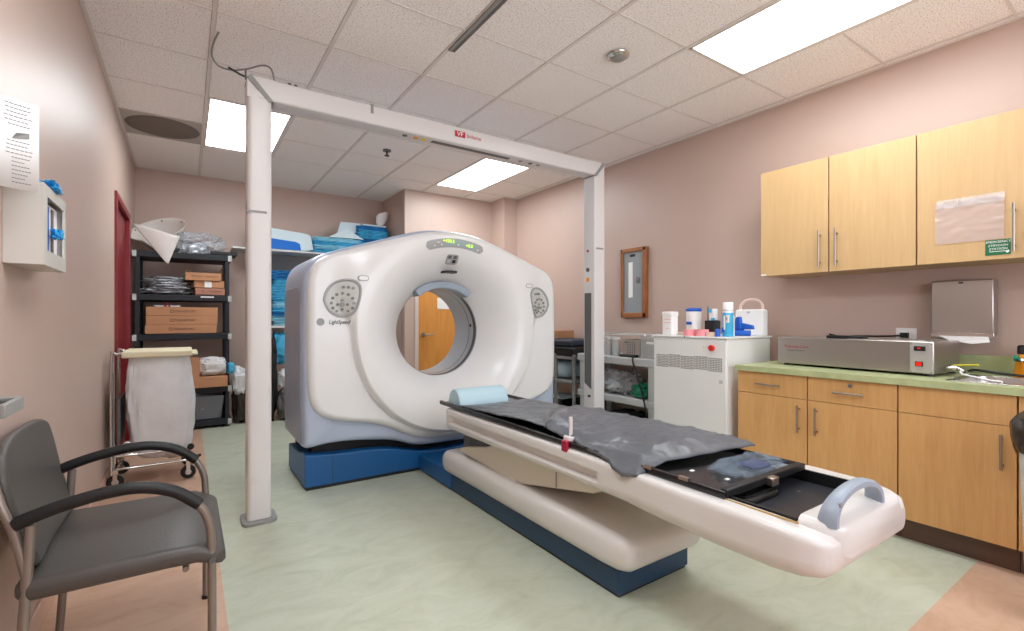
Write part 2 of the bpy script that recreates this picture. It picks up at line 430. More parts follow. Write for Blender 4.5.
# ============================================================ CEILING FIXTURES
def troffer(i, j, label):
    x0, x1, y0, y1 = GX+i*T+0.012, GX+(i+1)*T-0.012, GY+j*T+0.006, GY+(j+2)*T-0.006
    t = thing('ceiling_light', ((x0+x1)/2, (y0+y1)/2, CZ), label, 'ceiling light', 'recessed fluorescent ceiling lights')
    f = B(); w_ = 0.016
    f.box(x0, x1, y0, y0+w_, CZ-0.002, CZ+0.07); f.box(x0, x1, y1-w_, y1, CZ-0.002, CZ+0.07)
    f.box(x0, x0+w_, y0, y1, CZ-0.002, CZ+0.07); f.box(x1-w_, x1, y0, y1, CZ-0.002, CZ+0.07)
    f.box(x0, x1, y0, y1, CZ+0.07, CZ+0.08)
    f.build('light_frame', M['tee'], t)
    B().box(x0+w_, x1-w_, y0+w_, y1-w_, CZ+0.004, CZ+0.010).build('diffuser', M['lamp'], t)
troffer(0, 2, 'glowing ceiling light panel partly hidden behind the left white post')
troffer(4, 2, 'glowing ceiling light panel above the scanner, beyond the overhead beam')
troffer(4, -4, 'largest glowing ceiling light panel, above the wall cabinets')
troffer(0, -4, 'unseen ceiling light panel added above and behind the viewer')  # out of view, added to brighten the room
# air diffuser
x0, x1, y0, y1 = XL+0.022, GX-0.012, GY+3*T+0.006, GY+4*T-0.006
t = thing('air_diffuser', ((x0+x1)/2, (y0+y1)/2, CZ), 'grey round-faced air diffuser in the ceiling beside the left wall', 'air vent')
f = B()
cx_, cy_ = (x0+x1)/2, (y0+y1)/2
for k in range(48):
    a0, a1 = 2*PI*k/48, 2*PI*(k+1)/48
    def sq(a):
        c_, s_ = math.cos(a), math.sin(a); m_ = max(abs(c_), abs(s_)); return (cx_+c_/m_*(x1-x0)/2, cy_+s_/m_*(y1-y0)/2, CZ)
    r = 0.268
    f.add([sq(a0), sq(a1), (cx_+r*math.cos(a1), cy_+r*math.sin(a1), CZ), (cx_+r*math.cos(a0), cy_+r*math.sin(a0), CZ)], [(0, 1, 2, 3)])
f.build('diffuser_plate', M['diff2'], t, solid=0.01)
B().lathe((cx_, cy_, CZ), [(0.27, 0.03), (0.262, 0.0), (0.24, -0.008), (0.0, -0.014)], 'z', 48).build('diffuser_face', M['diff'], t, smooth=True)
# mirrored recess lamp and sprinkler, track, cable
t = thing('downlight', (2.27, 2.15, CZ), 'small round chrome-rimmed recessed downlight in a ceiling tile', 'light')
B().lathe((2.27, 2.15, CZ), [(0.055, 0.0), (0.072, -0.002), (0.070, -0.010), (0.050, -0.022)], 'z', 32).build('chrome_ring', M['chrome'], t, smooth=True)
B().lathe((2.27, 2.15, CZ-0.015), [(0.050, 0), (0.042, -0.012), (0.02, -0.02), (0, -0.022)], 'z', 24).build('glass_dome', M['midgrey'], t, smooth=True)
t = thing('sprinkler', (1.656, 4.658, CZ), 'small black fire sprinkler head under the ceiling, behind the beam', 'sprinkler')
B().cyl((1.656, 4.658, CZ-0.008), 0.04, 0.012).build('escutcheon', M['darkgrey'], t)
B().tube([(1.656, 4.658, CZ-0.005), (1.656, 4.658, CZ-0.05)], 0.009).cyl((1.656, 4.658, CZ-0.055), 0.024, 0.005).build('sprinkler_head', M['black'], t)
t = thing('ceiling_track', (1.36, 1.0, CZ), 'long dark-slotted metal track on the ceiling near the top edge', 'track')
B().box(1.345, 1.366, YF+0.02, 2.69, CZ-0.014, CZ-0.001).build('track_rail', M['midgrey'], t, bevel=0.002)
B().box(1.3665, 1.388, YF+0.02, 2.685, CZ-0.013, CZ-0.001).build('track_slot', M['darkgrey'], t)
cb = B().tube([(0.16, 3.288, 2.858), (0.135, 3.411, 2.83), (0.134, 3.515, 2.81), (0.175, 3.584, 2.79), (0.244, 3.55, 2.77), (0.318, 3.438, 2.75), (0.383, 3.275, 2.72), (0.42, 3.18, 2.67), (0.436, 3.15, 2.582)], 0.0055, smooth=6)
tag(cb.build('ceiling_cable', M['midgrey'], smooth=True), 'grey cable looping from the ceiling grid to the white frame', 'cable')
st = thing('beam_strap', (0.27, 3.2, 2.59), 'short thin black strap with a dangling end at the top of the left post', 'strap')
B().tube([(0.20, 3.19, 2.62), (0.26, 3.2, 2.600), (0.30, 3.2, 2.592)], 0.006).build('strap_band', M['black'], st)
B().tube([(0.283, 3.12, 2.60), (0.280, 3.10, 2.58), (0.281, 3.10, 2.535)], 0.005).build('strap_end', M['darkgrey'], st)

# ============================================================ OVERHEAD FRAME (two posts and a beam)
t = thing('overhead_frame', (1.7, 3.19, 0), 'tall white portal frame of two posts and a beam standing over the scanner table', 'frame')
FY0, FY1 = 3.12, 3.26
LX0, LX1, RX0, RX1, BZ0, BZ1 = 0.290, 0.418, 3.0, 3.125, 2.455, 2.580
pl = B().prism(rrect((LX0+LX1)/2, (FY0+FY1)/2, LX1-LX0, FY1-FY0, 0.028), 'z', 0.02, BZ0).build('post', M['post'], t, smooth=True)
B().box(LX0-0.001, LX0+0.10, FY0-0.001, FY0+0.03, 1.790, 1.804).build('band', M['midgrey'], pl)
pr = B().prism(rrect((RX0+RX1)/2, (FY0+FY1)/2, RX1-RX0, FY1-FY0, 0.008), 'z', 0.02, BZ0).build('post', M['post'], t, smooth=True)
B().prism([(3.16, 0.55), (3.245, 0.60), (3.245, 1.41), (3.16, 1.41)], 'x', RX0-0.004, RX0+0.002).build('post_slot', M['darkgrey'], pr)
for z, m_ in ((1.79, 'crimson'), (1.62, 'darkgrey'), (1.53, 'orange')):
    B().cyl((RX0-0.004, 3.205, z), 0.020 if m_ != 'crimson' else 0.012, 0.006, 'x', 16).build('indicator', M[m_], pr)
B().box(RX0-0.003, RX0+0.001, 3.17, 3.205, 0.475, 0.495).build('latch', M['black'], pr)
B().box(RX0+0.02, RX1-0.02, FY0-0.004, FY0+0.001, 1.80, 1.815).build('latch', M['midgrey'], pr)
bm_ = B().prism(rrect((FY0+FY1)/2, (BZ0+BZ1)/2, FY1-FY0, BZ1-BZ0, 0.014), 'x', LX0+0.06, RX1-0.06).build('beam', M['post'], t, smooth=True)
# mitred corner blocks with grey joint bands
def corner(xo, xi, name):
    B().add([(xo, FY0+0.005, BZ0), (xi, FY0+0.005, BZ0), (xo, FY0+0.005, BZ1-0.02), (xo+(xi-xo)*0.25, FY0+0.005, BZ1), (xi+(xi-xo)*0.1, FY0+0.005, BZ1), (xi+(xi-xo)*0.1, FY0+0.005, BZ0),
             (xo, FY1-0.005, BZ0), (xi, FY1-0.005, BZ0), (xo, FY1-0.005, BZ1-0.02), (xo+(xi-xo)*0.25, FY1-0.005, BZ1), (xi+(xi-xo)*0.1, FY1-0.005, BZ1), (xi+(xi-xo)*0.1, FY1-0.005, BZ0)],
            [(0, 1, 5, 4, 3, 2), (6, 8, 9, 10, 11, 7), (0, 2, 8, 6), (2, 3, 9, 8), (3, 4, 10, 9), (0, 6, 11, 5)]).build('corner_block', M['post'], t)
    k = 0.020 if xi > xo else -0.020
    b_ = B(); b_.prism([(xo-k*0.1, BZ1-0.018), (xo+k*0.9, BZ1+0.003), (xi+k*0.35, BZ0-0.003), (xi-k*0.9, BZ0-0.012)], 'y', FY0-0.004, FY1+0.004)
    b_.build('joint_band', M['midgrey'], t)
corner(LX0, LX1, 'left'); corner(RX1, RX0, 'right')
B().box(1.46, 2.13, 3.165, 3.205, BZ0-0.003, BZ0+0.004).build('light_slot', M['darkgrey'], bm_)
for x, m_ in ((1.26, 'darkgrey'), (1.34, 'orange'), (1.40, 'yellow'), (2.24, 'midgrey'), (2.34, 'darkgrey'), (2.42, 'midgrey')):
    B().cyl((x, 3.185, BZ0-0.004), 0.018, 0.006).build('sensor', M[m_], bm_)
B().box(1.00, 1.018, FY0-0.004, FY0+0.1, BZ1-0.055, BZ1+0.003).build('clip', M['midgrey'], bm_)
for x in (0.515, 0.55): B().cyl((x, 3.14, BZ1), 0.010, 0.012).build('bolt', M['darkgrey'], bm_)
M['logored'] = mat('logo_red', (176, 34, 48), 0.5)
lg = B().box(1.615, 1.700, FY0-0.002, FY0+0.001, 2.505, 2.548).build('logo_plate', M['logored'], bm_)
text('logo_letters', 'VF', 0.045, (1.657, FY0-0.003, 2.526), ROT_FRONT, 'note', lg, sx=1.1)
text('logo_name', 'bidamo', 0.042, (1.775, FY0-0.001, 2.526), ROT_FRONT, 'logored', bm_, sx=1.0)
tr = B().prism(rrect(1.70, 3.19, 0.01, 0.01, 0.004), 'z', 0, 0.001)
for (a, b_) in ((LX0, LX1), (RX0, RX1)):
    q = B().prism(rrect((a+b_)/2, (FY0+FY1)/2-0.01, b_-a+0.055, FY1-FY0+0.055, 0.04), 'z', 0.0, 0.020)
    q.build('foot_plate', M['midgrey'], t, bevel=0.004)

# ============================================================ CT GANTRY
GXC, GZC = 1.74, 1.075
gan = thing('ct_gantry', (GXC, 3.9, 0), 'large white ring-shaped medical scanner with an open round bore on a blue base', 'scanner')
HALF = [(0.0, 1.862), (0.14, 1.853), (0.25, 1.833), (0.425, 1.783), (0.60, 1.728), (0.75, 1.682), (0.87, 1.642), (0.95, 1.612), (1.00, 1.578), (1.035, 1.535),
        (1.055, 1.48), (1.064, 1.40), (1.068, 1.25), (1.068, 1.0), (1.066, 0.80), (1.060, 0.68), (1.045, 0.60), (1.015, 0.545), (0.96, 0.505), (0.87, 0.472),
        (0.78, 0.452), (0.68, 0.434), (0.58, 0.408), (0.48, 0.368), (0.40, 0.326), (0.32, 0.290), (0.22, 0.262), (0.10, 0.250), (0.0, 0.248)]
CHALF = [(0.0, 1.862), (0.14, 1.853), (0.25, 1.833), (0.425, 1.783), (0.60, 1.728), (0.75, 1.682), (0.87, 1.642), (0.95, 1.612), (1.00, 1.578), (1.035, 1.535),
         (1.055, 1.48), (1.064, 1.40), (1.068, 1.25), (1.068, 1.0), (1.068, 0.6), (1.068, 0.35), (1.06, 0.31), (0.95, 0.322), (0.80, 0.325), (0.6, 0.310), (0.42, 0.280), (0.25, 0.225), (0.0, 0.215)]
def smooth_closed(half):
    p = [Vector((x, z)) for x, z in half] + [Vector((-x, z)) for x, z in half[-2:0:-1]]
    n = len(p); out = []
    for i in range(n):
        a, b, c_, d_ = p[i-1], p[i], p[(i+1) % n], p[(i+2) % n]
        for k in range(6):
            t_ = k/6
            out.append(0.5*((2*b)+(c_-a)*t_+(2*a-5*b+4*c_-d_)*t_*t_+(3*b-a-3*c_+d_)*t_**3))
    return out
def radial(poly, th):
    dx, dz = math.cos(th), math.sin(th); best = 0
    n = len(poly)
    for i in range(n):
        ax, az = poly[i].x, poly[i].y-GZC; bx, bz = poly[(i+1) % n].x, poly[(i+1) % n].y-GZC
        ex, ez = bx-ax, bz-az
        den = dx*ez-dz*ex
        if abs(den) < 1e-12: continue
        r = (ax*ez-az*ex)/den; s_ = (ax*dz-az*dx)/den
        if -1e-6 <= s_ <= 1+1e-6 and r > best: best = r
    return best
OUTL = smooth_closed(HALF); COUT = smooth_closed(CHALF)
NT = 288
RF = [radial(OUTL, 2*PI*k/NT) for k in range(NT)]; RC = [radial(COUT, 2*PI*k/NT) for k in range(NT)]
R0 = 0.365
def sstep(a, b, x):
    t_ = min(1, max(0, (x-a)/(b-a))); return t_*t_*(3-2*t_)
def front_y(r, th, R):
    t_ = min(1, max(0, (r-R0)/(0.72-R0)))
    y = 3.352+0.31*(1-t_)**2.1
    s_ = math.sin(th)
    amp = 1-sstep(-0.05, 0.55, s_)                       # crisp groove below, blended shoulder above
    wdt = 0.035*amp+0.30*(1-amp)
    y += 0.062*sstep(0.755, 0.755+wdt, r)
    y += 0.008*amp*math.exp(-((r-0.787)/0.007)**2)
    e = R-r; ed = 0.055
    if e < ed: y += 0.055*(1-math.sqrt(max(0, 1-(1-e/ed)**2)))
    return y
NR = 96
fc = B(); loops = []
for j in range(NR+1):
    u = j/NR; u = u if j < NR else 1
    L_ = []
    for k in range(NT):
        th = 2*PI*k/NT; R = RF[k]
        r = R0+(R-R0)*(1-(1-u)**1.15)
        L_.append((GXC+r*math.cos(th), front_y(r, th, R), GZC+r*math.sin(th)))
    loops.append(L_)
loops.append([(x, y+0.05, z) for x, y, z in loops[-1]])
fc.loft(loops, cap=False)
front = fc.build('front_cover', M['white'], gan, smooth=True)
# casing body
def cloop(y, off, inner=False):
    return [(GXC+(RC[k]+off)*math.cos(2*PI*k/NT), y, GZC+(RC[k]+off)*math.sin(2*PI*k/NT)) for k in range(NT)]
def rloop(y, r): return [(GXC+r*math.cos(2*PI*k/NT), y, GZC+r*math.sin(2*PI*k/NT)) for k in range(NT)]
cs = B().loft([rloop(3.50, 0.62), cloop(3.456, -0.03), cloop(3.462, -0.004), cloop(3.475, 0.012), cloop(3.51, 0.024), cloop(4.16, 0.024), cloop(4.26, 0.010), cloop(4.33, -0.035), cloop(4.36, -0.10)], cap=False)
cas = cs.build('casing', M['casing'], gan, smooth=True)
M['sidep'] = mat('side_panel_shaded', (150, 160, 178), 0.35)  # casing tone darkened, the shade on the sides is in the colour
for sx in (-1, 1):
    xx = GXC+sx*1.0925
    B().prism([(3.53, 0.33), (3.53, 1.34), (3.57, 1.40), (4.06, 1.40), (4.12, 1.34), (4.14, 0.40), (4.08, 0.33)], 'x', xx-0.004, xx+0.002).build('side_panel', M['sidep'], gan, bevel=0.002)
bkl = []
for j in range(33):
    u = j/32
    L_ = []
    for k in range(NT):
        th = 2*PI*k/NT; r = R0+(RC[k]-0.10-R0)*u
        t_ = min(1, (r-R0)/0.35)
        L_.append((GXC+r*math.cos(th), 4.36-0.30*(1-t_)**2, GZC+r*math.sin(th)))
    bkl.append(L_)
B().loft(bkl, cap=False).build('rear_cover', M['white'], gan, smooth=True)
tn = B().loft([rloop(3.655, R0), rloop(4.065, R0)], cap=False).build('bore_liner', mat('bore_silver', (190, 192, 196), 0.3), gan, smooth=True)
B().loft([rloop(3.668, R0-0.002), rloop(3.712, R0-0.002)], cap=False).build('scan_window', M['darkgrey'], tn, smooth=True)
B().loft([rloop(3.78, R0-0.002), rloop(3.795, R0-0.002)], cap=False).build('scan_window', M['midgrey'], tn, smooth=True)
B().cyl((GXC+R0-0.006, 3.76, 1.12), 0.014, 0.006, 'x', 14).build('port', M['black'], tn)
def fsurf(x, z):
    th = math.atan2(z-GZC, x-GXC) % (2*PI); return front_y(math.hypot(x-GXC, z-GZC), th, RF[int(th/(2*PI)*NT) % NT])
def conform(o, off):
    base_ = wloc(o.parent)
    ys_ = [v.co.y for v in o.data.vertices]; m_ = sum(ys_)/len(ys_)
    for v in o.data.vertices:
        v.co.y = fsurf(v.co.x+base_.x, v.co.z+base_.z)-off-base_.y+(v.co.y-m_)
    return o
def arc_prism(r0, r1, a0, a1, y0, y1, n=24):
    ps = [(GXC+r1*math.cos(math.radians(a0+(a1-a0)*k/n)), GZC+r1*math.sin(math.radians(a0+(a1-a0)*k/n))) for k in range(n+1)]
    ps += [(GXC+r0*math.cos(math.radians(a0+(a1-a0)*k/n)), GZC+r0*math.sin(math.radians(a0+(a1-a0)*k/n))) for k in range(n, -1, -1)]
    L_ = [[(x, y, z) for x, z in ps] for y in (y0, y1)]
    mb = B(); m_ = len(ps); h2 = n+1
    mb.add([p for l in L_ for p in l], [(i, i+1, m_-2-i, m_-1-i) for i in range(n)]+[(m_+i, m_+m_-1-i, m_+m_-2-i, m_+i+1) for i in range(n)]+[(i, (i+1) % m_, m_+(i+1) % m_, m_+i) for i in range(m_)])
    return mb
arc_prism(0.352, 0.412, 52, 128, 3.545, 3.68).build('bore_hood', M['handle'], gan, bevel=0.012, seg=3)
# display panel, curved strip
def strip(ax0, ax1, r0, r1, yoff, name, m_, parent, n=30, rnd=0.02):
    """panel that follows the cover surface"""
    mb = B(); rows = 7
    L_ = []
    for j in range(rows):
        v = j/(rows-1); l = []
        for k in range(n+1):
            u = k/n
            e = min(u, 1-u)*(ax1-ax0)*PI/180*r0
            sh = 1 if e >= rnd else math.sqrt(max(0, 1-(1-e/rnd)**2))
            rr = (r0+r1)/2+(v-0.5)*(r1-r0)*max(sh, 0.05)
            th = math.radians(ax0+(ax1-ax0)*u)
            kk = int(th/(2*PI)*NT) % NT
            l.append((GXC+rr*math.cos(th), front_y(rr, th, RF[kk])-yoff, GZC+rr*math.sin(th)))
        L_.append(l)
    mb.loft(L_, cap=False, closed=False)
    return mb.build(name, m_, parent, smooth=True)
dp = strip(69, 111, 0.660, 0.728, 0.004, 'display_panel', M['dispgrey'], front, rnd=0.034)
strip(73.5, 98, 0.672, 0.716, 0.006, 'display_window', M['lcd'], dp, rnd=0.006)
def fpos(ang, r, off): th = math.radians(ang); return (GXC+r*math.cos(th), front_y(r, th, 0.79)-off, GZC+r*math.sin(th))
text('digits', '+438.5', 0.036, fpos(95, 0.706, 0.010), ROT_FRONT, 'led', dp)
text('digits', '+0.0', 0.036, fpos(80, 0.690, 0.010), ROT_FRONT, 'led', dp)
text('digit_caption', 'mm', 0.020, fpos(102, 0.705, 0.008), ROT_FRONT, 'note', dp)
for a in (105, 100, 88, 73): B().cyl(fpos(a, 0.683, 0.008), 0.006, 0.004, 'y', 8).build('display_lamp', M['note'], dp)
# icon panel and slot below
rr_ = rrect(0, 0, 0.105, 0.075, 0.02)
ip = B().loft([[(GXC-0.005+u*s_, fsurf(GXC-0.005+u*s_, 1.645+v*s_)-o_, 1.645+v*s_) for u, v in rr_] for s_, o_ in ((1.0, -0.002), (0.97, 0.006), (0.6, 0.006), (0.3, 0.006), (0.001, 0.006))], cap=False).build('icon_panel', M['dispgrey'], front)
for dx, dz, m_ in ((-0.027, 0.016, 'darkgrey'), (0.020, 0.017, 'darkgrey'), (0.018, -0.014, 'black'), (-0.027, -0.014, 'grey')):
    conform(B().box(GXC-0.005+dx-0.014, GXC-0.005+dx+0.014, 3.40, 3.404, 1.645+dz-0.011, 1.645+dz+0.011).build('icon', M[m_], ip), 0.0075)
arc_prism(0.470, 0.486, 84, 97, 3.42, 3.56).build('intercom_slot', M['black'], front)
# control pods
M['btn'] = mat('button_grey', (118, 118, 116), 0.5)
def pod(sx):
    cx, cz = GXC+sx*0.848, 1.322
    base = [(-0.125, -0.02), (-0.115, 0.035), (-0.08, 0.09), (-0.03, 0.125), (0.03, 0.137), (0.085, 0.125), (0.118, 0.085), (0.118, 0.03), (0.10, -0.05), (0.07, -0.11), (0.02, -0.133), (-0.04, -0.127), (-0.095, -0.085)]
    p = catmull([Vector((-sx*x, z)) for x, z in base+base[:1]], 4)[:-1]
    y = 3.412
    rim = B().loft([[(cx+v.x*s_, fsurf(cx+v.x*s_, cz+v.y*s_)-yy, cz+v.y*s_) for v in p] for s_, yy in ((1.0, -0.002), (0.985, 0.012), (0.90, 0.013), (0.84, 0.003))], cap=False).build('control_rim', M['dispgrey'], front, smooth=True)
    B().loft([[(cx+v.x*s_, fsurf(cx+v.x*s_, cz+v.y*s_)-0.004, cz+v.y*s_) for v in p] for s_ in (0.85, 0.6, 0.35, 0.15, 0.001)], cap=False).build('control_face', mat('control_face', (196, 196, 192), 0.4), rim)
    for k, (dx, dz, r) in enumerate([(0, 0.0-0.045, 0.017), (0.03, -0.045, 0.010), (-0.03, -0.045, 0.010), (0, -0.015, 0.010), (0, -0.078, 0.010)] +
                       [(0.070*math.cos(math.radians(a)), -0.035+0.068*math.sin(math.radians(a)), 0.010) for a in (-30, 0, 30, 60, 90, 120, 150, 180, 210)] + [(0.035, -0.09, 0.009), (-0.035, -0.09, 0.009), (0.035, 0.075, 0.010), (0.005, 0.075, 0.010), (0.065, 0.070, 0.010)]):
        B().cyl((cx+(-sx)*dx, fsurf(cx-sx*dx, cz+dz)-0.012, cz+dz), r, 0.012, 'y', 12).build('control_button', M['btn' if k % 3 else 'midgrey'], rim)
    o = B().prism(rrect(GXC+sx*0.715, 1.463, 0.075, 0.038, 0.018), 'y', fsurf(GXC+sx*0.70, 1.463)-0.004, 3.44).build('oval_button', M['dispgrey'], front)
    B().prism(rrect(GXC+sx*0.715, 1.463, 0.062, 0.026, 0.012), 'y', fsurf(GXC+sx*0.70, 1.463)-0.007, 3.44).build('button_face', M['white'], o)
pod(-1); pod(1)
EY = fsurf(0.752, 1.158)
em = B().cyl((0.752, EY-0.003, 1.158), 0.026, 0.01, 'y', 24).build('emblem', M['dispgrey'], front)
arr = B()
for k in range(3):
    arr.lathe((0.752, EY-0.003, 1.158), [(0.021-k*0.007, 0), (0.021-k*0.007, -0.0012), (0.0195-k*0.007, -0.0012), (0.0195-k*0.007, 0)], 'y', 20, cap=False)
arr.build('emblem_mark', M['inkgrey'], em)
conform(text('model_lettering', 'LightSpeed', 0.040, (0.873, 3.410, 1.156), ROT_FRONT, 'black', front, sx=0.78, shear=0.25, ext=0.001), 0.003)
# dark gap and blue base
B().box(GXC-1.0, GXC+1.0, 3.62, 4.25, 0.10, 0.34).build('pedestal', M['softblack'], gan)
bs = B()
top = [(-1.07, 0.246), (-1.0, 0.236), (-0.90, 0.226), (-0.8, 0.222), (-0.6, 0.214), (-0.45, 0.196), (-0.32, 0.165), (-0.2, 0.142), (-0.1, 0.136), (0.1, 0.136), (0.2, 0.142), (0.32, 0.165), (0.45, 0.196), (0.6, 0.214), (0.8, 0.222), (1.0, 0.236), (1.07, 0.246)]
top = [(GXC+v.x, v.y) for v in catmull([Vector(p) for p in top], 3)]
n = len(top); L1 = [(x, 3.50, 0.025) for x, z in top]; L2 = [(x, 3.50, z) for x, z in top]; L3 = [(x, 3.56, z+0.012) for x, z in top]; L4 = [(x, 3.70, z-0.02) for x, z in top]; L5 = [(x, 4.12, 0.20) for x, z in top]; L6 = [(x, 4.12, 0.025) for x, z in top]
bs.loft([L1, L2, L3, L4, L5, L6], cap=False, closed=False)
for e_ in (0, n-1): bs.add([L[e_] for L in (L1, L2, L3, L4, L5, L6)], [(0, 1, 2, 3, 4, 5)])
base = bs.build('base', M['blue'], gan, bevel=0.006)
B().box(GXC-1.06, GXC+1.06, 3.51, 4.11, 0.0, 0.026).build('base_skirt', M['black'], gan)
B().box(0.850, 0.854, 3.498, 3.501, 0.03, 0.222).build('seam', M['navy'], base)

# ============================================================ PATIENT TABLE
tb = thing('ct_table', (1.74, 2.2, 0), 'white patient table with a black cradle on a navy base in front of the scanner', 'patient table')
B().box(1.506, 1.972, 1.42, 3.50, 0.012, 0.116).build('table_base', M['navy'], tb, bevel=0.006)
B().box(1.497, 1.98, 2.95, 3.495, 0.014, 0.128).build('base_bridge', M['blue'], tb, bevel=0.01)
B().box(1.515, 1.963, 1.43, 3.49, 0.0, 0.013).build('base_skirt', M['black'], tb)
# lower cover: fat rounded slab
def rsec(x0, x1, z0, z1, r, n=6): return rrect((x0+x1)/2, (z0+z1)/2, x1-x0, z1-z0, r, n)
def slab(name, secs, m_, parent, **k):
    return B().loft([[(x, y, z) for x, z in s_] for y, s_ in secs]).build(name, m_, parent, smooth=True, **k)
secs = []
for y, e_ in ((3.06, 0.045), (3.045, 0.015), (3.0, 0.0), (1.50, 0.0), (1.42, 0.004), (1.375, 0.018), (1.352, 0.045), (1.345, 0.07)):
    secs.append((y, rsec(1.465+e_, 2.015-e_, 0.116+e_*0.7, 0.270-e_*0.7, 0.060-e_*0.5)))
slab('lower_cover', secs, M['table'], tb)
# lifting arm cover
B().prism([(2.36, 0.465), (2.55, 0.385), (2.84, 0.322), (2.89, 0.305), (2.86, 0.286), (2.22, 0.258), (1.60, 0.385), (1.50, 0.44), (1.50, 0.465)], 'x', 1.53, 1.95).build('lift_cover', M['beige'], tb, bevel=0.006)
B().prism([(1.86, 0.335), (1.865, 0.335), (1.865, 0.45), (1.86, 0.45)], 'x', 1.528, 1.532).build('cover_seam', M['darkgrey'], tb)
B().box(1.58, 1.90, 2.6, 2.92, 0.27, 0.45).build('lift_arm', M['darkgrey'], tb)
# upper body with side channel and top recess
def body_sec(y):
    # xl, xr, zb, zt, channel depth, recess depth
    kf = [(2.95, 1.475, 2.005, 0.470, 0.560), (2.935, 1.452, 2.028, 0.452, 0.575), (2.90, 1.440, 2.040, 0.443, 0.582), (1.60, 1.430, 2.050, 0.455, 0.590), (1.35, 1.415, 2.060, 0.452, 0.592),
          (1.15, 1.392, 2.080, 0.448, 0.592), (0.90, 1.385, 2.085, 0.445, 0.592), (0.74, 1.388, 2.080, 0.445, 0.590), (0.66, 1.402, 2.066, 0.450, 0.582), (0.615, 1.432, 2.040, 0.460, 0.570), (0.595, 1.475, 2.0, 0.48, 0.55)]
    for a, b in zip(kf, kf[1:]):
        if b[0] <= y <= a[0]:
            t_ = (a[0]-y)/(a[0]-b[0]); v = [a[i]+(b[i]-a[i])*t_ for i in range(1, 5)]; break
    else: v = list(kf[-1][1:])
    xl, xr, zb, zt = v
    ch = 0.030*sstep(1.46, 1.50, y)*(1-sstep(2.84, 2.87, y))
    rc = 0.045*sstep(0.680, 0.690, y)*(1-sstep(2.80, 2.81, y))
    h_ = zt-zb
    rb, rt = min(0.030+0.030*(1-sstep(1.2, 1.6, y)), 0.42*h_), min(0.022, 0.28*h_)
    zc0, zc1 = max(0.484, zb+rb+0.001), min(0.540, zt-rt-0.001)
    p = []
    def arc(cx, cz, r, a0, a1, n=5):
        for k in range(n+1):
            a = math.radians(a0+(a1-a0)*k/n); p.append((cx+r*math.cos(a), cz+r*math.sin(a)))
    arc(xr-rb, zb+rb, rb, 270, 360)
    p += [(xr, zc0), (xr-ch, zc0+0.008*bool(ch > 0)), (xr-ch, zc1-0.004), (xr, zc1)]
    arc(xr-rt, zt-rt, rt, 0, 90)
    ri = 0.085
    p += [(xr-ri, zt), (xr-ri, zt-rc), (xl+ri, zt-rc), (xl+ri, zt)]
    arc(xl+rt, zt-rt, rt, 90, 180)
    p += [(xl, zc1), (xl+ch, zc1-0.004), (xl+ch, zc0+0.008*bool(ch > 0)), (xl, zc0)]
    arc(xl+rb, zb+rb, rb, 180, 270)
    return p
ys = [2.95, 2.94, 2.92, 2.90, 2.87, 2.855, 2.84, 2.81, 2.80, 2.4, 2.0, 1.7, 1.52, 1.50, 1.48, 1.46, 1.40, 1.30, 1.20, 1.1, 1.0, 0.9, 0.8, 0.765, 0.745, 0.73, 0.70, 0.691, 0.679, 0.67, 0.65, 0.63, 0.615, 0.605, 0.60, 0.596]
bd = B().loft([[(x, y, z) for x, z in body_sec(y)] for y in ys]).build('upper_body', M['table'], tb, smooth=True)
# end cap hood with handle
ec = [(y, rsec(1.475+e_, 1.995-e_, 0.50, 0.606-e_*0.35, 0.03)) for y, e_ in ((0.694, 0.0), (0.67, 0.0), (0.63, 0.012), (0.60, 0.035), (0.588, 0.06))]
cap = slab('end_cap', ec, M['table'], tb)
hd = B(); loops = []
for k in range(25):
    u = k/24; a = PI*u
    cx = 1.675-0.163*math.cos(a); cz = 0.590+0.088*math.sin(a)**0.75
    wid = 0.026-0.009*math.sin(a); th_ = 0.013
    ca, sa = math.cos(a)*0.4, math.sin(a)
    nx, nz = -math.cos(a), math.sin(a)
    y_ = 0.628-0.006*math.sin(a)
    loops.append([(cx+nx*o, y_+v, cz+nz*o) for v, o in ((-wid, -th_*0.6), (-wid, th_*0.6), (-wid*0.6, th_), (wid*0.6, th_), (wid, th_*0.6), (wid, -th_*0.6), (wid*0.6, -th_), (-wid*0.6, -th_))])
hnd = hd.loft(loops).build('handle', M['handle'], cap, smooth=True)
B().cyl((1.535, 0.606, 0.652), 0.008, -0.004, 'y', 12).build('handle_button', M['midgrey'], hnd)
tray = B().box(1.480, 1.990, 0.696, 2.78, 0.547, 0.553).build('tray', mat('tray_charcoal', (46, 48, 54), 0.3), tb)
for x0_, x1_ in ((1.478, 1.488), (1.98, 1.990)):
    B().box(x0_, x1_, 0.697, 2.78, 0.553, 0.596).build('tray_side', M['black'], tb)
rl = B(); rl.box(1.452, 1.4555, 0.68, 1.5, 0.590, 0.5955); rl.build('rail', M['gold'], tb)
for (x, y) in ((1.60, 0.95), (1.84, 0.86)): B().cyl((x, y, 0.553), 0.006, 0.002, n=10).build('screw', M['steel'], tb)
pd = B().prism(rrect(1.66, 0.955, 0.20, 0.15, 0.03), 'z', 0.553, 0.573).build('foot_pad', M['softblack'], tb, bevel=0.006)
B().prism(rrect(1.66, 0.955, 0.16, 0.11, 0.02), 'z', 0.573, 0.578).build('pad_inset', M['black'], pd)
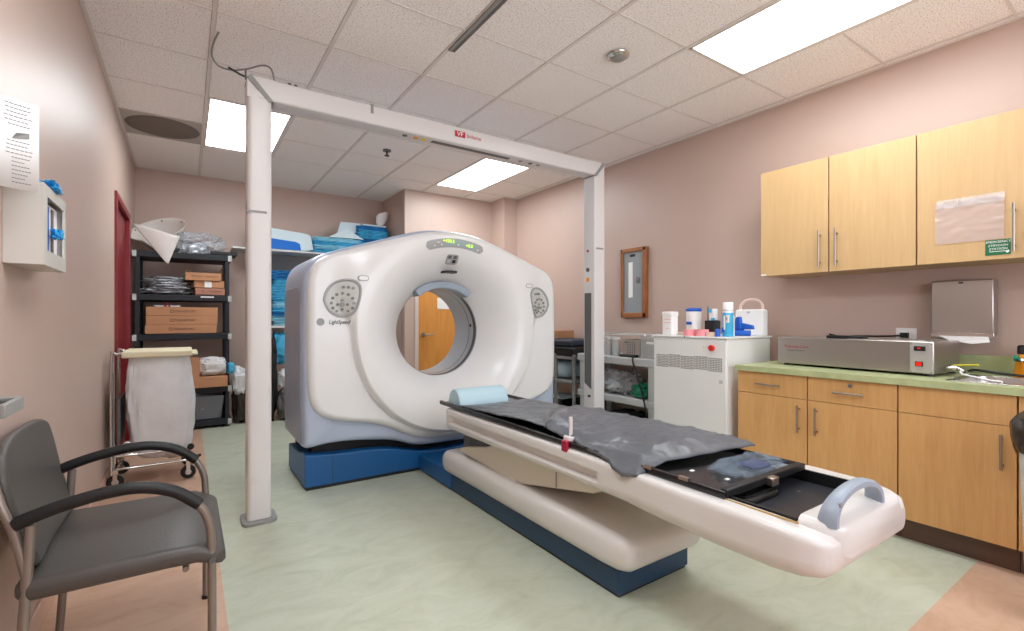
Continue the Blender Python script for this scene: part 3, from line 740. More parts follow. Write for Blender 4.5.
# cradle
cr = B()
sec = [(1.445, 0.598), (1.450, 0.590), (1.985, 0.590), (1.990, 0.598), (1.990, 0.618), (1.975, 0.618), (1.955, 0.606), (1.480, 0.606), (1.460, 0.618), (1.445, 0.618)]
cr.loft([[(x, y, z) for x, z in sec] for y in (0.905, 1.5, 2.2, 3.02)])
crd = cr.build('cradle', M['gloss'], tb, bevel=0.003)
B().box(1.46, 1.975, 0.902, 0.93, 0.596, 0.622).build('cradle_end', M['black'], crd, bevel=0.004)
B().box(1.70, 1.745, 0.880, 0.908, 0.590, 0.620).build('cradle_latch', M['nickel'], crd, bevel=0.004)
for (x, y) in ((1.452, 1.06), (1.452, 1.22)): B().box(x-0.008, x+0.006, y-0.02, y+0.02, 0.612, 0.624).build('cradle_clip', M['chrome'], crd)
for (x, y) in ((1.58, 1.12), (1.60, 0.99)): B().box(x-0.009, x+0.009, y-0.006, y+0.006, 0.606, 0.6085).build('cradle_mark', M['note'], crd)
B().box(1.87, 1.95, 0.945, 0.975, 0.6065, 0.609).build('cradle_label', M['midgrey'], crd)
# bolster on the cradle
bo = B(); prof = [(-0.088, 0), (-0.088, 0.022)]+[(-0.082*math.cos(a), 0.018+0.088*math.sin(a)) for a in [PI*k/14 for k in range(1, 14)]]+[(0.088, 0.022), (0.088, 0)]
bo.loft([[(x, 2.86+u*s_, 0.607+0.0+v*s_) for u, v in prof] for x, s_ in ((1.475, 0.93), (1.482, 0.985), (1.495, 1), (1.83, 1), (1.845, 0.985), (1.852, 0.93))])
tag(bo.build('bolster', M['bolster'], smooth=True), 'pale blue half-round headrest bolster at the scanner end of the table', 'cushion')
# sheets draped on the cradle
def drape(name, corners, hgt, m_, seed, nu=60, nv=40, edge=0.0, wr=0.012):
    """corners: list of rows of 3D control points (bilinear), fractal wrinkles on top"""
    rows = corners; nr = len(rows); nc = len(rows[0])
    def ev(u, v):
        a = u*(nr-1); i = min(int(a), nr-2); fu = a-i
        b = v*(nc-1); j = min(int(b), nc-2); fv = b-j
        p = [Vector(rows[i][j]), Vector(rows[i+1][j]), Vector(rows[i+1][j+1]), Vector(rows[i][j+1])]
        fu2 = fu; fv2 = fv
        q = p[0]*(1-fu2)*(1-fv2)+p[1]*fu2*(1-fv2)+p[2]*fu2*fv2+p[3]*(1-fu2)*fv2
        o = Vector((seed, 0, 0))
        e = min(u, 1-u, v, 1-v)
        k = min(1, e*8)
        r1 = 1-abs(noise.noise(Vector((q.x*7, q.y*5, 0))+o))*2
        r2 = noise.fractal(Vector((q.x*16, q.y*14, 0))+o, 0.7, 2, 4)
        r3 = 1-2*abs(noise.noise(Vector((q.x*11+q.y*5, q.y*3, 5))+o))
        q.z += hgt*k**0.5+wr*(r1*k+0.6*r2*(0.4+0.6*k)+0.7*max(0, r3-0.3)*k)
        q.x += 0.006*r2; q.y += 0.006*noise.noise(Vector((q.y*12, q.x*12, 3))+o)
        return tuple(q)
    mb = B(); mb.grid(nu, nv, ev)
    return mb.build(name, m_, None, smooth=True, solid=-0.006)
s1 = drape('table_sheet', [[(1.405, 1.235, 0.585), (1.55, 1.205, 0.628), (1.75, 1.175, 0.632), (1.92, 1.15, 0.634), (2.045, 1.13, 0.634)],
                           [(1.39, 1.30, 0.572), (1.55, 1.33, 0.634), (1.72, 1.33, 0.640), (1.90, 1.33, 0.640), (2.06, 1.33, 0.628)],
                           [(1.435, 1.45, 0.602), (1.55, 1.55, 0.634), (1.72, 1.55, 0.640), (1.90, 1.58, 0.636), (2.06, 1.62, 0.622)],
                           [(1.455, 1.65, 0.620), (1.55, 1.72, 0.636), (1.72, 1.74, 0.640), (1.90, 1.80, 0.636), (2.05, 1.86, 0.622)],
                           [(1.465, 1.86, 0.640), (1.55, 1.90, 0.650), (1.72, 2.0, 0.650), (1.90, 2.08, 0.636), (2.03, 2.12, 0.620)],
                           [(1.53, 1.96, 0.618), (1.60, 2.02, 0.620), (1.72, 2.14, 0.620), (1.90, 2.26, 0.618), (2.01, 2.32, 0.612)]], 0.026, M['sheet'], 4.2, 90, 60, wr=0.010)
tag(s1, 'thick grey vinyl sheet bunched over the near half of the black cradle', 'sheet')
s2 = drape('table_sheet', [[(1.50, 1.86, 0.632), (1.65, 1.95, 0.616), (1.85, 2.05, 0.616), (2.0, 2.15, 0.612)],
                           [(1.495, 2.10, 0.636), (1.62, 2.15, 0.622), (1.83, 2.25, 0.620), (2.01, 2.35, 0.616)],
                           [(1.475, 2.40, 0.622), (1.62, 2.42, 0.612), (1.83, 2.48, 0.612), (2.01, 2.52, 0.614)],
                           [(1.455, 2.74, 0.618), (1.62, 2.73, 0.610), (1.83, 2.735, 0.610), (1.98, 2.74, 0.612)]], 0.004, M['sheet'], 9.1, 70, 44, wr=0.007)
tag(s2, 'thin dark plastic sheet lying on the cradle beside the blue bolster', 'sheet')
t = thing('clear_bag', (1.79, 1.02, 0.608), 'crumpled clear plastic bag with blue contents at the near end of the cradle', 'bag')
lump(1.79, 1.02, 0.608, 0.34, 0.16, 0.026, 5, 0.35, 4).build('bag_film', mat('film_thin', (150, 170, 190), 0.08, alpha=0.16, bump=0.6, bscale=30), t, smooth=True)
lump(1.83, 1.02, 0.610, 0.12, 0.085, 0.008, 6, 0.3, 4).build('bag_contents', mat('blue_gel', (28, 48, 105), 0.3), t, smooth=True)
IVY = 1.69
t = thing('table_clamp', (1.475, IVY, 0.62), 'small white upright pin on a crimson clamp at the table edge', 'clamp')
B().cyl((1.475, IVY, 0.618), 0.034, 0.020, n=20).build('clamp_disc', M['post'], t, bevel=0.003)
B().tube([(1.475, IVY, 0.636), (1.475, IVY, 0.725)], 0.009).build('pin', M['post'], t, smooth=True)
B().box(1.428, 1.446, IVY-0.025, IVY+0.015, 0.572, 0.624).box(1.428, 1.50, IVY-0.02, IVY+0.01, 0.606, 0.6175).build('clamp_jaw', M['crimson'], t, bevel=0.004)

# ============================================================ CHAIR
ch = thing('armchair', (-0.15, 2.1, 0), 'grey vinyl armchair with black curved armrests beside the left wall', 'chair')
def seat_z(x, y): return 0.462-0.012*((y-2.12)/0.28)**2+0.010*math.sin((x+0.37)*5)
YN, YFAR = 1.83, 2.41
# seat cushion: rounded slab with waterfall front and drooped side edges
secs = []
for x, e_ in ((-0.385, 0.035), (-0.375, 0.012), (-0.35, 0), (-0.2, 0), (-0.05, 0.0), (0.03, 0.0), (0.075, 0.004), (0.098, 0.016), (0.108, 0.036)):
    dz = -0.032*sstep(0.01, 0.115, x)
    lo = [(x, y, z+dz) for y, z in rrect(2.12, 0.435, 0.61-e_*1.2, 0.062-e_*0.9, 0.026-e_*0.4, 5)]
    secs.append(lo)
B().loft(secs).build('seat', M['leather'], ch, smooth=True)
# backrest: curved panel
def back(u, v):
    y = 1.85+0.585*u; zc = v
    z = 0.475+0.385*zc
    edge = (2*abs(u-0.5))
    top = 0.838-0.05*edge**4
    z = 0.475+(top-0.475)*zc
    x = -0.348-0.074*zc**0.9+0.010*edge**2-0.004*math.sin(PI*zc)
    return x, y, z
bk = B(); NU, NV = 22, 18
F_ = []; 
for i in range(NU+1):
    for j in range(NV+1):
        u, v = i/NU, j/NV
        # narrow the outline near bottom and round the top corners
        wv = 1-0.16*(1-v)**2-0.12*max(0, (v-0.7)/0.3)**3
        uu = 0.5+(u-0.5)*wv
        x, y, z = back(uu, v)
        F_.append((x, y, z))
idx = lambda i, j: i*(NV+1)+j
bk.add(F_, [(idx(i, j), idx(i+1, j), idx(i+1, j+1), idx(i, j+1)) for i in range(NU) for j in range(NV)])
bo_ = bk.build('backrest', M['leather'], ch, smooth=True, solid=0.028)
bv = bo_.modifiers.new('bevel', 'BEVEL'); bv.width = 0.012; bv.segments = 3; bv.limit_method = 'ANGLE'
for y in (YN, YFAR):
    far = y > 2
    # arm pad
    pts = [(-0.385, y, 0.622), (-0.35, y, 0.636), (-0.28, y, 0.656), (-0.19, y, 0.671), (-0.11, y, 0.670), (-0.030, y, 0.642), (0.036, y, 0.588)]
    B().tube(pts, 0.0185, 12, smooth=5).build('armrest', M['softblack'], ch, smooth=True)
    B().tube([(-0.03, y, 0.635), (0.03, y, 0.590), (0.060, y, 0.53), (0.068, y, 0.46), (0.070, y, 0.30), (0.070, y, 0.012)], 0.0125, 12, smooth=5).build('leg', M['frame'], ch, smooth=True)
    B().tube([(-0.352, y, 0.615), (-0.358, y, 0.50), (-0.372, y, 0.25), (-0.388, y, 0.012)], 0.0125, 12, smooth=5).build('leg', M['frame'], ch, smooth=True)
    B().tube([(-0.362, y, 0.48), (-0.385, y, 0.60), (-0.410, y, 0.68), (-0.438, y+(0.03 if not far else -0.03), 0.78)], 0.011, 10, smooth=5).build('back_upright', M['frame'], ch, smooth=True)
    for x in (0.070, -0.388): B().cyl((x, y, 0), 0.015, 0.014, n=14).build('foot', M['black'], ch)
    B().tube([(-0.352, y, 0.428), (0.068, y, 0.420)], 0.009, 8).build('side_rail', M['frame'], ch, smooth=True)
B().tube([(0.0, YN, 0.39), (0.0, YFAR, 0.39)], 0.009, 8).build('cross_rail', M['frame'], ch, smooth=True)
B().prism(rrect(0.090, 0.415, 0.018, 0.05, 0.008), 'y', YN+0.02, YFAR-0.02)
for y in (YN-0.018, YFAR+0.012):
    B().cyl((0.070, y, 0.405), 0.010, 0.006, 'y', 12).build('bolt_cap', M['darkgrey'], ch)

# ============================================================ LEFT WALL ITEMS
M['gloveb'] = mat('glove_bright_blue', (40, 160, 222), 0.5)
t = thing('glove_dispenser', (XL+0.05, 2.25, 1.355), 'off-white wall-mounted dispenser box with a window holding a blue glove', 'dispenser')
bx = B()
X1 = -0.372; z0, z1, y0, y1 = 1.352, 1.612, 2.09, 2.43
XI = X1-0.006
bx.box(XL+0.001, XI, y0, y0+0.008, z0, z1); bx.box(XL+0.001, XI, y1-0.008, y1, z0, z1); bx.box(XL+0.001, XI, y0+0.0085, y1-0.0085, z0, z0+0.008); bx.box(XL+0.001, XI, y0+0.0085, y1-0.0085, z1-0.008, z1)
bx.build('dispenser_case', M['wallbox'], t)
bf = B(); bf.box(XI+0.0003, X1, y0, y0+0.05, z0, z1); bf.box(XI+0.0003, X1, y1-0.03, y1, z0, z1); bf.box(XI+0.0003, X1, y0+0.0502, y1-0.0302, z0, z0+0.05); bf.box(XI+0.0003, X1, y0+0.0502, y1-0.0302, z1-0.035, z1)
bf.build('window_surround', M['wallbox'], t)
B().box(XL+0.012, X1-0.02, 2.16, 2.40, z0+0.008, z1-0.04).build('glove_carton', M['paper'], t)
B().box(X1-0.021, X1-0.017, 2.20, 2.26, z0+0.02, z1-0.05).build('carton_stripe', M['bluebottle'], t)
B().box(X1-0.021, X1-0.017, 2.30, 2.33, z0+0.02, z1-0.05).build('carton_stripe', M['darkgrey'], t)
lump(X1+0.002, 2.27, 1.455, 0.03, 0.07, 0.035, 3, 0.4, 3, 24, 14).build('glove_cuff', mat('glove_blue', (40, 160, 222), 0.5), t, smooth=True)
gl = lump(-0.385, 2.25, 1.6125, 0.05, 0.13, 0.030, 8, 0.5, 3, 30, 16).build('blue_glove', M['gloveb'], smooth=True)
tag(gl, 'bright blue glove lying on top of the wall dispenser', 'glove')
pv = B(); NP = 10
def pp_(u, z): return (XL+0.002+0.095*u, 1.935+0.075*u+0.010*math.sin(PI*u), z)
pv.grid(NP, 2, lambda u, v: pp_(u, 1.561+0.262*v))
pn = tag(pv.build('paper_notice', M['paper'], smooth=True, solid=0.0008), 'white printed notice sheet curling out from the left wall above the glove dispenser', 'paper')
rnd = random.Random(3); ln = B(); ln2 = B(); ln_all = (ln, ln2)
for k in range(20):
    zz = 1.808-0.012*k
    if 1.700 < zz < 1.740: continue
    a_, b_ = 0.30+rnd.random()*0.08, 0.75+rnd.random()*0.15
    if k > 12: a_, b_ = 0.45, 0.70+rnd.random()*0.15
    ln = ln_all[k > 7]
    for q in range(6):
        u0, u1 = a_+(b_-a_)*q/6, a_+(b_-a_)*(q+0.8)/6
        p0, p1 = pp_(u0, zz), pp_(u1, zz)
        ln.add([(p0[0]+0.0003, p0[1]-0.0016, zz-0.0012), (p1[0]+0.0003, p1[1]-0.0016, zz-0.0012), (p1[0]+0.0003, p1[1]-0.0016, zz+0.0012), (p0[0]+0.0003, p0[1]-0.0016, zz+0.0012)], [(0, 1, 2, 3)])
ln_all[0].build('printed_text', M['inkgrey'], pn); ln_all[1].build('printed_text', M['inkgrey'], pn)
p0 = pp_(0.45, 1.715); p1 = pp_(0.8, 1.728)
B().add([(p0[0], p0[1]-0.0018, 1.706), (p1[0], p1[1]-0.0018, 1.716), (p1[0], p1[1]-0.0018, 1.732), (p0[0]+0.01, p0[1]-0.0018, 1.724)], [(0, 1, 2, 3)]).build('printed_picture', M['midgrey'], pn)
t = thing('wall_tray', (-0.38, 1.45, 0.985), 'small grey metal tray cut by the left edge, behind the chair back', 'tray')
tr = B(); tr.box(XL, -0.310, 1.38, 1.50, 0.985, 0.990); tr.box(-0.310, -0.302, 1.38, 1.515, 0.978, 1.006); tr.box(XL, -0.310, 1.505, 1.515, 0.978, 1.006); tr.box(XL, -0.310, 1.38, 1.388, 0.978, 1.006)
tr.build('tray_body', M['midgrey'], t, bevel=0.002)
B().box(XL+0.02, -0.325, 1.41, 1.49, 0.99, 1.000).build('tray_liner', M['black'], t)
B().tube([(XL+0.03, 1.44, 1.004), (-0.33, 1.44, 1.004)], 0.005).tube([(XL+0.03, 1.47, 1.004), (-0.33, 1.47, 1.004)], 0.005).build('tray_rods', M['chrome'], t)

# ============================================================ LINEN HAMPER
t = thing('linen_hamper', (-0.19, 4.5, 0), 'wheeled chrome linen hamper with a cream lid and white bag by the left wall', 'hamper')
hx0, hx1, hy0, hy1 = -0.425, 0.02, 4.28, 4.72
f = B()
for z in (0.135, 0.225):
    f.tube([(hx0+0.03, hy0+0.01, z), (hx1, hy0+0.01, z), (hx1+0.01, hy1, z), (hx0+0.03, hy1, z), (hx0+0.03, hy0+0.01, z)], 0.009, 8)
for y in (hy0, hy1): f.tube([(hx0, y, 0.10), (hx0, y, 0.88), (hx0+0.03, y, 0.93), (hx0+0.10, y, 0.935), (hx1, y, 0.915)], 0.010, 8, smooth=3)
for y in (hy0+0.05, hy1-0.05): f.tube([(hx0+0.01, y, 0.13), (hx0+0.01, y, 0.80)], 0.006, 8)
for x in (hx0+0.15, hx0+0.25, hx0+0.35): f.tube([(x, hy0, 0.225), (x, hy1, 0.225)], 0.005, 6)
f.build('hamper_frame', M['chrome'], t, smooth=True)
for x, y in ((hx0+0.02, hy0+0.02), (hx1-0.005, hy0+0.02), (hx0+0.02, hy1-0.02), (hx1-0.005, hy1-0.02)):
    k = B().cyl((x, y-0.015, 0.048), 0.048, 0.03, 'y', 20).build('caster', M['softblack'], t, bevel=0.006)
    B().cyl((x, y-0.017, 0.048), 0.020, 0.034, 'y', 14).build('hub', M['grey'], k)
    B().box(x-0.012, x+0.012, y-0.023, y-0.019, 0.03, 0.105).box(x-0.012, x+0.012, y+0.019, y+0.023, 0.03, 0.105).box(x-0.014, x+0.014, y-0.023, y+0.023, 0.1055, 0.13).build('caster_fork', M['chrome'], k)
B().box(hx0+0.055, hx1+0.02, hy0-0.03, hy1+0.02, 0.905, 0.950).build('lid', M['cream'], t, bevel=0.012, seg=3)
B().box(hx1+0.015, hx1+0.055, hy0-0.02, hy1, 0.912, 0.928).build('lid_lip', M['cream'], t, bevel=0.006)
B().cyl((hx1+0.01, hy0-0.01, 0.235), 0.022, 0.02, 'y', 14).tube([(hx1+0.0, hy0, 0.15), (hx1+0.07, hy0-0.03, 0.17)], 0.010).build('foot_pedal', M['black'], t, smooth=True)
loops = []; n = 64
for k in range(46):
    v = k/45; z = 0.915-v*0.77
    prof = 1+0.13*math.sin(PI*min(1, v*1.15))**1.2
    if v > 0.84: prof *= math.sqrt(max(0.02, 1-((v-0.84)/0.162)**2))*0.9+0.1
    L_ = []
    for i in range(n):
        a = 2*PI*i/n
        ca, sa = math.cos(a), math.sin(a)
        fx = math.copysign(abs(ca)**0.45, ca); fy = math.copysign(abs(sa)**0.45, sa)
        nn = noise.noise(Vector((ca*2.2, sa*2.2, z*1.8)))*0.06+noise.noise(Vector((ca*7, sa*7, z*2.5)))*0.045*(0.5+v)-abs(noise.noise(Vector((ca*4, sa*4, z*5+3))))*0.07
        L_.append((-0.158+0.012*v+fx*0.188*prof*(1+nn), 4.50+fy*0.180*prof*(1+nn), z+0.012*noise.noise(Vector((ca*3, sa*3, 9)))*v-0.05*v*max(0, ca)*0.5))
    loops.append(L_)
B().loft(loops).build('linen_bag', M['bag'], t, smooth=True)
B().box(hx0+0.03, hx0+0.045, hy0+0.04, hy1-0.04, 0.30, 0.62).build('waste_bag', M['darkgrey'], t)

# ============================================================ BLACK SHELVING
SX0, SX1, SY0, SY1 = -0.445, 0.415, 6.10, 6.58
t = thing('shelving_unit', (-0.015, 6.34, 0), 'black plastic five-tier shelving unit against the back wall', 'shelf')
SZ = [1.875, 1.435, 1.025, 0.455, 0.095]
for x in (SX0+0.02, SX1-0.06):
    for y in (SY0+0.01, SY1-0.05):
        B().box(x, x+0.04, y, y+0.04, 0, 1.86).build('shelf_post', M['shelfblack'], t, bevel=0.004)
for z in SZ:
    s_ = B().box(SX0, SX1, SY0, SY1, z-0.068, z-0.004).build('shelf', M['shelfblack'], t, bevel=0.006)
    s_['note'] = 0; del s_['note']
    for x in (SX0-0.001, SX1-0.034): B().box(x, x+0.035, SY0-0.004, SY0+0.02, z-0.070, z-0.006).build('corner_cap', M['grey'], s_, bevel=0.003)
B().box(0.13, 0.25, SY0-0.005, SY0, 1.405, 1.418).build('shelf_label', M['note'], t)
# --- top of unit
cone = B()
def cf(u, v):
    a = math.radians(-70+300*u); R = 0.115+0.16*v
    ax = Vector((0.10, -0.25, 0.96)).normalized()
    # cone lying tilted, opening up and to the right
    p = Vector((R*math.cos(a)*1.05, R*math.sin(a)*0.75, 0.27*v-0.10))
    p.rotate(Euler((math.radians(38), math.radians(-22), 0)))
    return (-0.20+p.x*0.9, 6.35+p.y*0.8, 2.015+p.z*0.9)
cone.grid(48, 10, cf)
co = cone.build('pet_cone', M['milky'], None, smooth=True, solid=0.003)
tag(co, 'milky plastic protective cone collar lying on top of the black shelving unit', 'cone collar')
for u in (0.05, 0.30, 0.48, 0.7): B().lathe(cf(u, 0.9), [(0.009, -0.004), (0.009, 0.004)], 'y', 8).build('snap_stud', M['darkgrey'], co)
# the triangular flap pointing down over the shelf edge
fl = B(); fl.grid(12, 12, lambda u, v: (-0.452+u*0.40*(1-v)+v*0.300, 6.09-0.02*math.sin(PI*u)*(1-v), 2.135-0.10*u*(1-v)-v*0.40+0.0*u))
fo = fl.build('cone_flap', M['milky'], co, smooth=True, solid=0.003)
tag(lump(0.12, 6.30, 1.875, 0.46, 0.34, 0.235, 11, 0.30, 2.6, 60, 34, 0.8).build('plastic_bag', M['wrap'], smooth=True), 'crumpled clear plastic bag on top of the black shelving, right of the cone', 'bag')
tag(lump(0.05, 6.38, 1.875, 0.34, 0.24, 0.16, 21, 0.25, 2.6, 50, 30, 0.8).build('plastic_bag', M['film'], smooth=True), 'dark grey crumpled film inside the clear bag on the black shelving', 'bag')
tag(B().box(0.22, 0.47, 6.10, 6.40, 1.874, 1.91).build('flat_tray', M['black'], bevel=0.005), 'flat black tray at the right end on top of the black shelving', 'tray')
# --- second shelf
for k in range(7):
    rr = random.Random(k+50)
    tag(lump(-0.175+rr.uniform(-0.03, 0.03), 6.30, 1.434+k*0.025, 0.46-0.02*k, 0.34, 0.040, 30+k, 0.22, 3.5, 46, 12, 0.7).build('film_bag', M['film'], smooth=True),
        'flattened silvery grey film bag in the pile on the second shelf of the black unit', 'bag', 'silvery film bags on the second shelf')
def carton(x0, x1, y0, y1, z0, z1, label, txt, open_=False, cap=0.030, tx=0.5, m_='card', group=None):
    o = B()
    if open_: box_open(o, x0, x1, y0, y1, z0, z1)
    else: o.box(x0, x1, y0, y1, z0, z1)
    ob = o.build('cardboard_box', M[m_], None, bevel=0.0025)
    tag(ob, label, 'box', group)
    if txt:
        cx, cz = x0+(x1-x0)*tx, (z0+z1)/2
        rg = B().lathe((cx-0.095, y0-0.0012, cz), [(cap*0.5, 0), (cap*0.5, 0.001), (cap*0.36, 0.001), (cap*0.36, 0)], 'y', 16, cap=False); rg.build('printed_mark', M['ink'], ob)
        text('printed_lettering', txt, cap, (cx+0.02, y0-0.0008, cz), ROT_FRONT, 'ink', ob)
    return ob
carton(0.082, 0.352, 6.115, 6.50, 1.436, 1.509, 'closed cardboard box at the bottom of the stack, second shelf of the black unit', 'TRANSPORT', cap=0.022, tx=0.6, m_='cardpink')
bb2 = carton(0.070, 0.345, 6.11, 6.50, 1.513, 1.588, 'closed cardboard box with a white label, middle of the stack below the open box', 'COWIN', cap=0.026, tx=0.35)
B().box(0.165, 0.230, 6.108, 6.110, 1.515, 1.583).build('white_label', M['note'], bb2)
ob = carton(-0.005, 0.315, 6.09, 6.50, 1.589, 1.668, 'open cardboard tray box without a lid, topmost on the second shelf of the black unit', 'CONVOY  TRANSPORT', True, 0.022)
B().add([(-0.003, 6.10, 1.668), (-0.003, 6.48, 1.668), (0.05, 6.50, 1.76), (0.03, 6.30, 1.74)], [(0, 1, 2, 3)]).build('box_flap', M['card'], ob, solid=0.003)
B().add([(0.313, 6.10, 1.668), (0.313, 6.48, 1.668), (0.345, 6.50, 1.765), (0.35, 6.28, 1.75)], [(0, 1, 2, 3)]).build('box_flap', M['card'], ob, solid=0.003)
# --- third shelf
names = [('bottom', -0.345), ('middle', -0.335), ('top', -0.335)]
for k, (nm, x0) in enumerate(names):
    carton(x0, x0+0.62, 6.11, 6.50, 1.026+k*0.092, 1.026+k*0.092+0.09, 'long flat cardboard box, %s of the three stacked on the third shelf' % nm, 'TRANSPORT', cap=0.034, tx=0.5)
pp = B().box(-0.27, -0.05, 6.14, 6.40, 1.305, 1.318).build('paper_pack', M['note'], bevel=0.002); tag(pp, 'low stack of white papers with dark red corners on the long boxes', 'papers')
B().box(-0.19, -0.165, 6.138, 6.16, 1.300, 1.345).box(-0.155, -0.135, 6.138, 6.16, 1.300, 1.345).build('red_clip', M['red'], pp)
# --- fourth shelf
carton(0.03, 0.37, 5.98, 6.42, 0.457, 0.565, 'flat cardboard box jutting out over the grey bin on the lower shelf', None)
tag(lump(0.24, 6.16, 0.567, 0.27, 0.24, 0.20, 41, 0.15, 2.5, 50, 28, 0.6).build('white_bag', M['bag'], smooth=True), 'white plastic bag lying on the flat cardboard box in the black unit', 'bag')
carton(-0.02, 0.12, 6.0, 6.16, 0.567, 0.77, 'small half-open cardboard box behind the hamper lid', None, True)
tag(B().tube([(0.375, 6.08, 0.64), (0.43, 6.09, 0.64)], 0.06, 20).build('tape_roll', M['cyan'], bevel=0.004), 'bright blue roll poking out at the right side of the black unit', 'roll')
# --- bottom
bn = B(); bn.loft([[(x, y, z) for x, y in rrect(0.19, 6.30, w_, d_, 0.03)] for z, w_, d_ in ((0.096, 0.27, 0.30), (0.33, 0.33, 0.36), (0.345, 0.35, 0.38), (0.345, 0.325, 0.355), (0.11, 0.26, 0.29))], cap=True)
tag(bn.build('plastic_bin', M['bin'], smooth=True), 'clear grey plastic bin on the bottom shelf of the black unit', 'bin')
tag(lump(0.12, 6.26, 0.112, 0.18, 0.22, 0.13, 44, 0.3, 3).build('plastic_wrap', M['bag'], smooth=True), 'crumpled white plastic inside the grey bin', 'bag')
# leaning bags right of the unit
tag(lump(0.51, 6.28, 0.0, 0.17, 0.24, 0.42, 51, 0.18, 2.2, 44, 26, 0.7).build('black_bag', M['brownbag'], smooth=True), 'black bag standing on the floor just right of the black unit', 'bag')
tag(lump(0.495, 6.22, 0.33, 0.16, 0.18, 0.30, 52, 0.22, 2.4, 50, 30, 0.7).build('white_bag', M['bag'], smooth=True), 'white plastic bag on top of the black bag right of the black unit', 'bag')

# ============================================================ WHITE WALL SHELVES WITH SCRUBS
M['shelfw'] = mat('shelf_white', (214, 216, 216), 0.5)
t = thing('wall_shelf', (1.4, 6.5, 1.0), 'long white shelving on the back wall behind the scanner', 'shelf')
UZ, LZ = 2.010, 1.10
B().box(0.44, XS-0.003, 6.32, YB-0.002, UZ-0.024, UZ-0.003).build('shelf_board', M['shelfw'], t, bevel=0.003)
B().box(0.80, XS-0.003, 6.32, YB-0.002, LZ-0.030, LZ-0.003).build('shelf_board', M['shelfw'], t, bevel=0.003)
B().box(0.80, 0.825, 6.34, YB-0.002, 0.0, UZ-0.035).build('shelf_side', M['shelfw'], t)
B().box(0.825, XS-0.003, 6.70, YB-0.002, LZ, UZ-0.035).build('shelf_back', M['midgrey'], t)
fw = B().prism([(0.60, UZ), (1.20, UZ), (1.315, UZ+0.025), (1.285, UZ+0.19), (1.25, UZ+0.215), (0.60, UZ+0.275)], 'y', 6.34, 6.66).build('foam_cushion', M['foam'], bevel=0.008)
tag(fw, 'pale foam positioning cushion with a blue band on the upper wall shelf', 'cushion')
B().prism([(0.62, UZ+0.005), (1.17, UZ+0.005), (1.155, UZ+0.085), (1.11, UZ+0.105), (0.62, UZ+0.145)], 'y', 6.332, 6.342).build('blue_band', M['foamblue'], fw)
def folded(cx, cy, z0, sx, sy, sz, seed, m_):
    """folded garment: stacked rounded layers with ragged edges"""
    mb = B(); nl = 3; h = sz/nl
    for k in range(nl):
        rr = random.Random(seed*7+k)
        ox, oy = rr.uniform(-0.012, 0.012), rr.uniform(-0.012, 0.006)
        loops = []
        for s_, zz in ((0.94, 0.0), (1.0, 0.18), (1.015, 0.5), (1.0, 0.82), (0.93, 1.0)):
            L_ = []
            for i in range(56):
                a = 2*PI*i/56; ca, sa = math.cos(a), math.sin(a)
                fx = math.copysign(abs(ca)**0.25, ca); fy = math.copysign(abs(sa)**0.25, sa)
                nn = noise.noise(Vector((ca*5+seed, sa*5, k*2.0+zz)))
                L_.append((cx+ox+fx*sx/2*s_*(1+0.05*nn), cy+oy+fy*sy/2*s_*(1+0.05*nn), z0+h*(k+zz)+h*0.35*noise.noise(Vector((fx*3+seed, fy*3, k)))*min(1, k+0.0001)))
            loops.append(L_)
        mb.loft(loops)
    return mb.build('folded_scrub', M[m_], None, smooth=True)
def stack(cx, cy, z0, n, sx, sy, sz, seed, label, group, mats):
    for k in range(n):
        o = folded(cx+random.uniform(-0.02, 0.02), cy+random.uniform(-0.01, 0.01), z0+k*sz, sx*random.uniform(0.94, 1.04), sy, sz*0.985, seed+k, random.choice(mats))
        tag(o, label, 'folded garment', group)
stack(1.62, 6.50, UZ, 4, 0.62, 0.32, 0.050, 10, 'blue folded scrub in the wide low stack on the upper wall shelf', 'blue scrubs in the wide low stack', ['cyan', 'cyan2', 'cyan', 'cyan'])
stack(2.06, 6.50, UZ, 7, 0.42, 0.34, 0.057, 30, 'blue folded scrub in the tall right-hand stack on the upper wall shelf', 'blue scrubs in the tall right-hand stack', ['cyan', 'cyan3', 'cyan', 'cyan2'])
stack(1.05, 6.50, LZ, 12, 0.42, 0.34, 0.055, 50, 'blue folded scrub in the tall stack on the lower wall shelf, beside the post', 'blue scrubs on the lower wall shelf', ['cyan', 'cyan3', 'cyan2', 'cyan'])
wp = B(); wp.add([(1.50, 6.33, UZ+0.205), (1.93, 6.33, UZ+0.21), (1.72, 6.34, UZ+0.33), (1.52, 6.6, UZ+0.21), (1.93, 6.6, UZ+0.21)], [(0, 1, 2), (0, 2, 3), (1, 4, 2), (3, 2, 4)])
tag(wp.build('folded_paper', M['foam'], solid=0.003), 'pale blue folded paper drape propped on the wide scrub stack', 'paper drape')
wp = B(); wp.add([(1.60, 6.42, UZ+0.22), (1.66, 6.40, UZ+0.425), (1.92, 6.40, UZ+0.43), (1.84, 6.42, UZ+0.24)], [(0, 1, 2, 3)])
tag(wp.build('folded_paper', M['foam'], solid=0.004), 'pale blue paper square leaning behind the folded drape', 'paper drape')
tag(B().box(1.93, 2.25, 6.36, 6.62, UZ+0.402, UZ+0.425).build('folded_paper', M['foam'], bevel=0.006), 'flat pale blue drape on top of the right-hand scrub stack', 'paper drape')
cup = B(); cup.loft([[(2.21+r*math.cos(a), 6.45-t_*0.06+r*0.6*math.sin(a), UZ+0.426+t_*0.16+0.35*r*(1+math.cos(a))) for a in [2*PI*k/24 for k in range(24)]] for t_, r in ((0, 0.050), (0.3, 0.075), (0.8, 0.085), (1, 0.06))])
tag(cup.build('white_cup', M['note'], smooth=True), 'white paper mask cup standing on the right-hand scrub stack', 'cup')
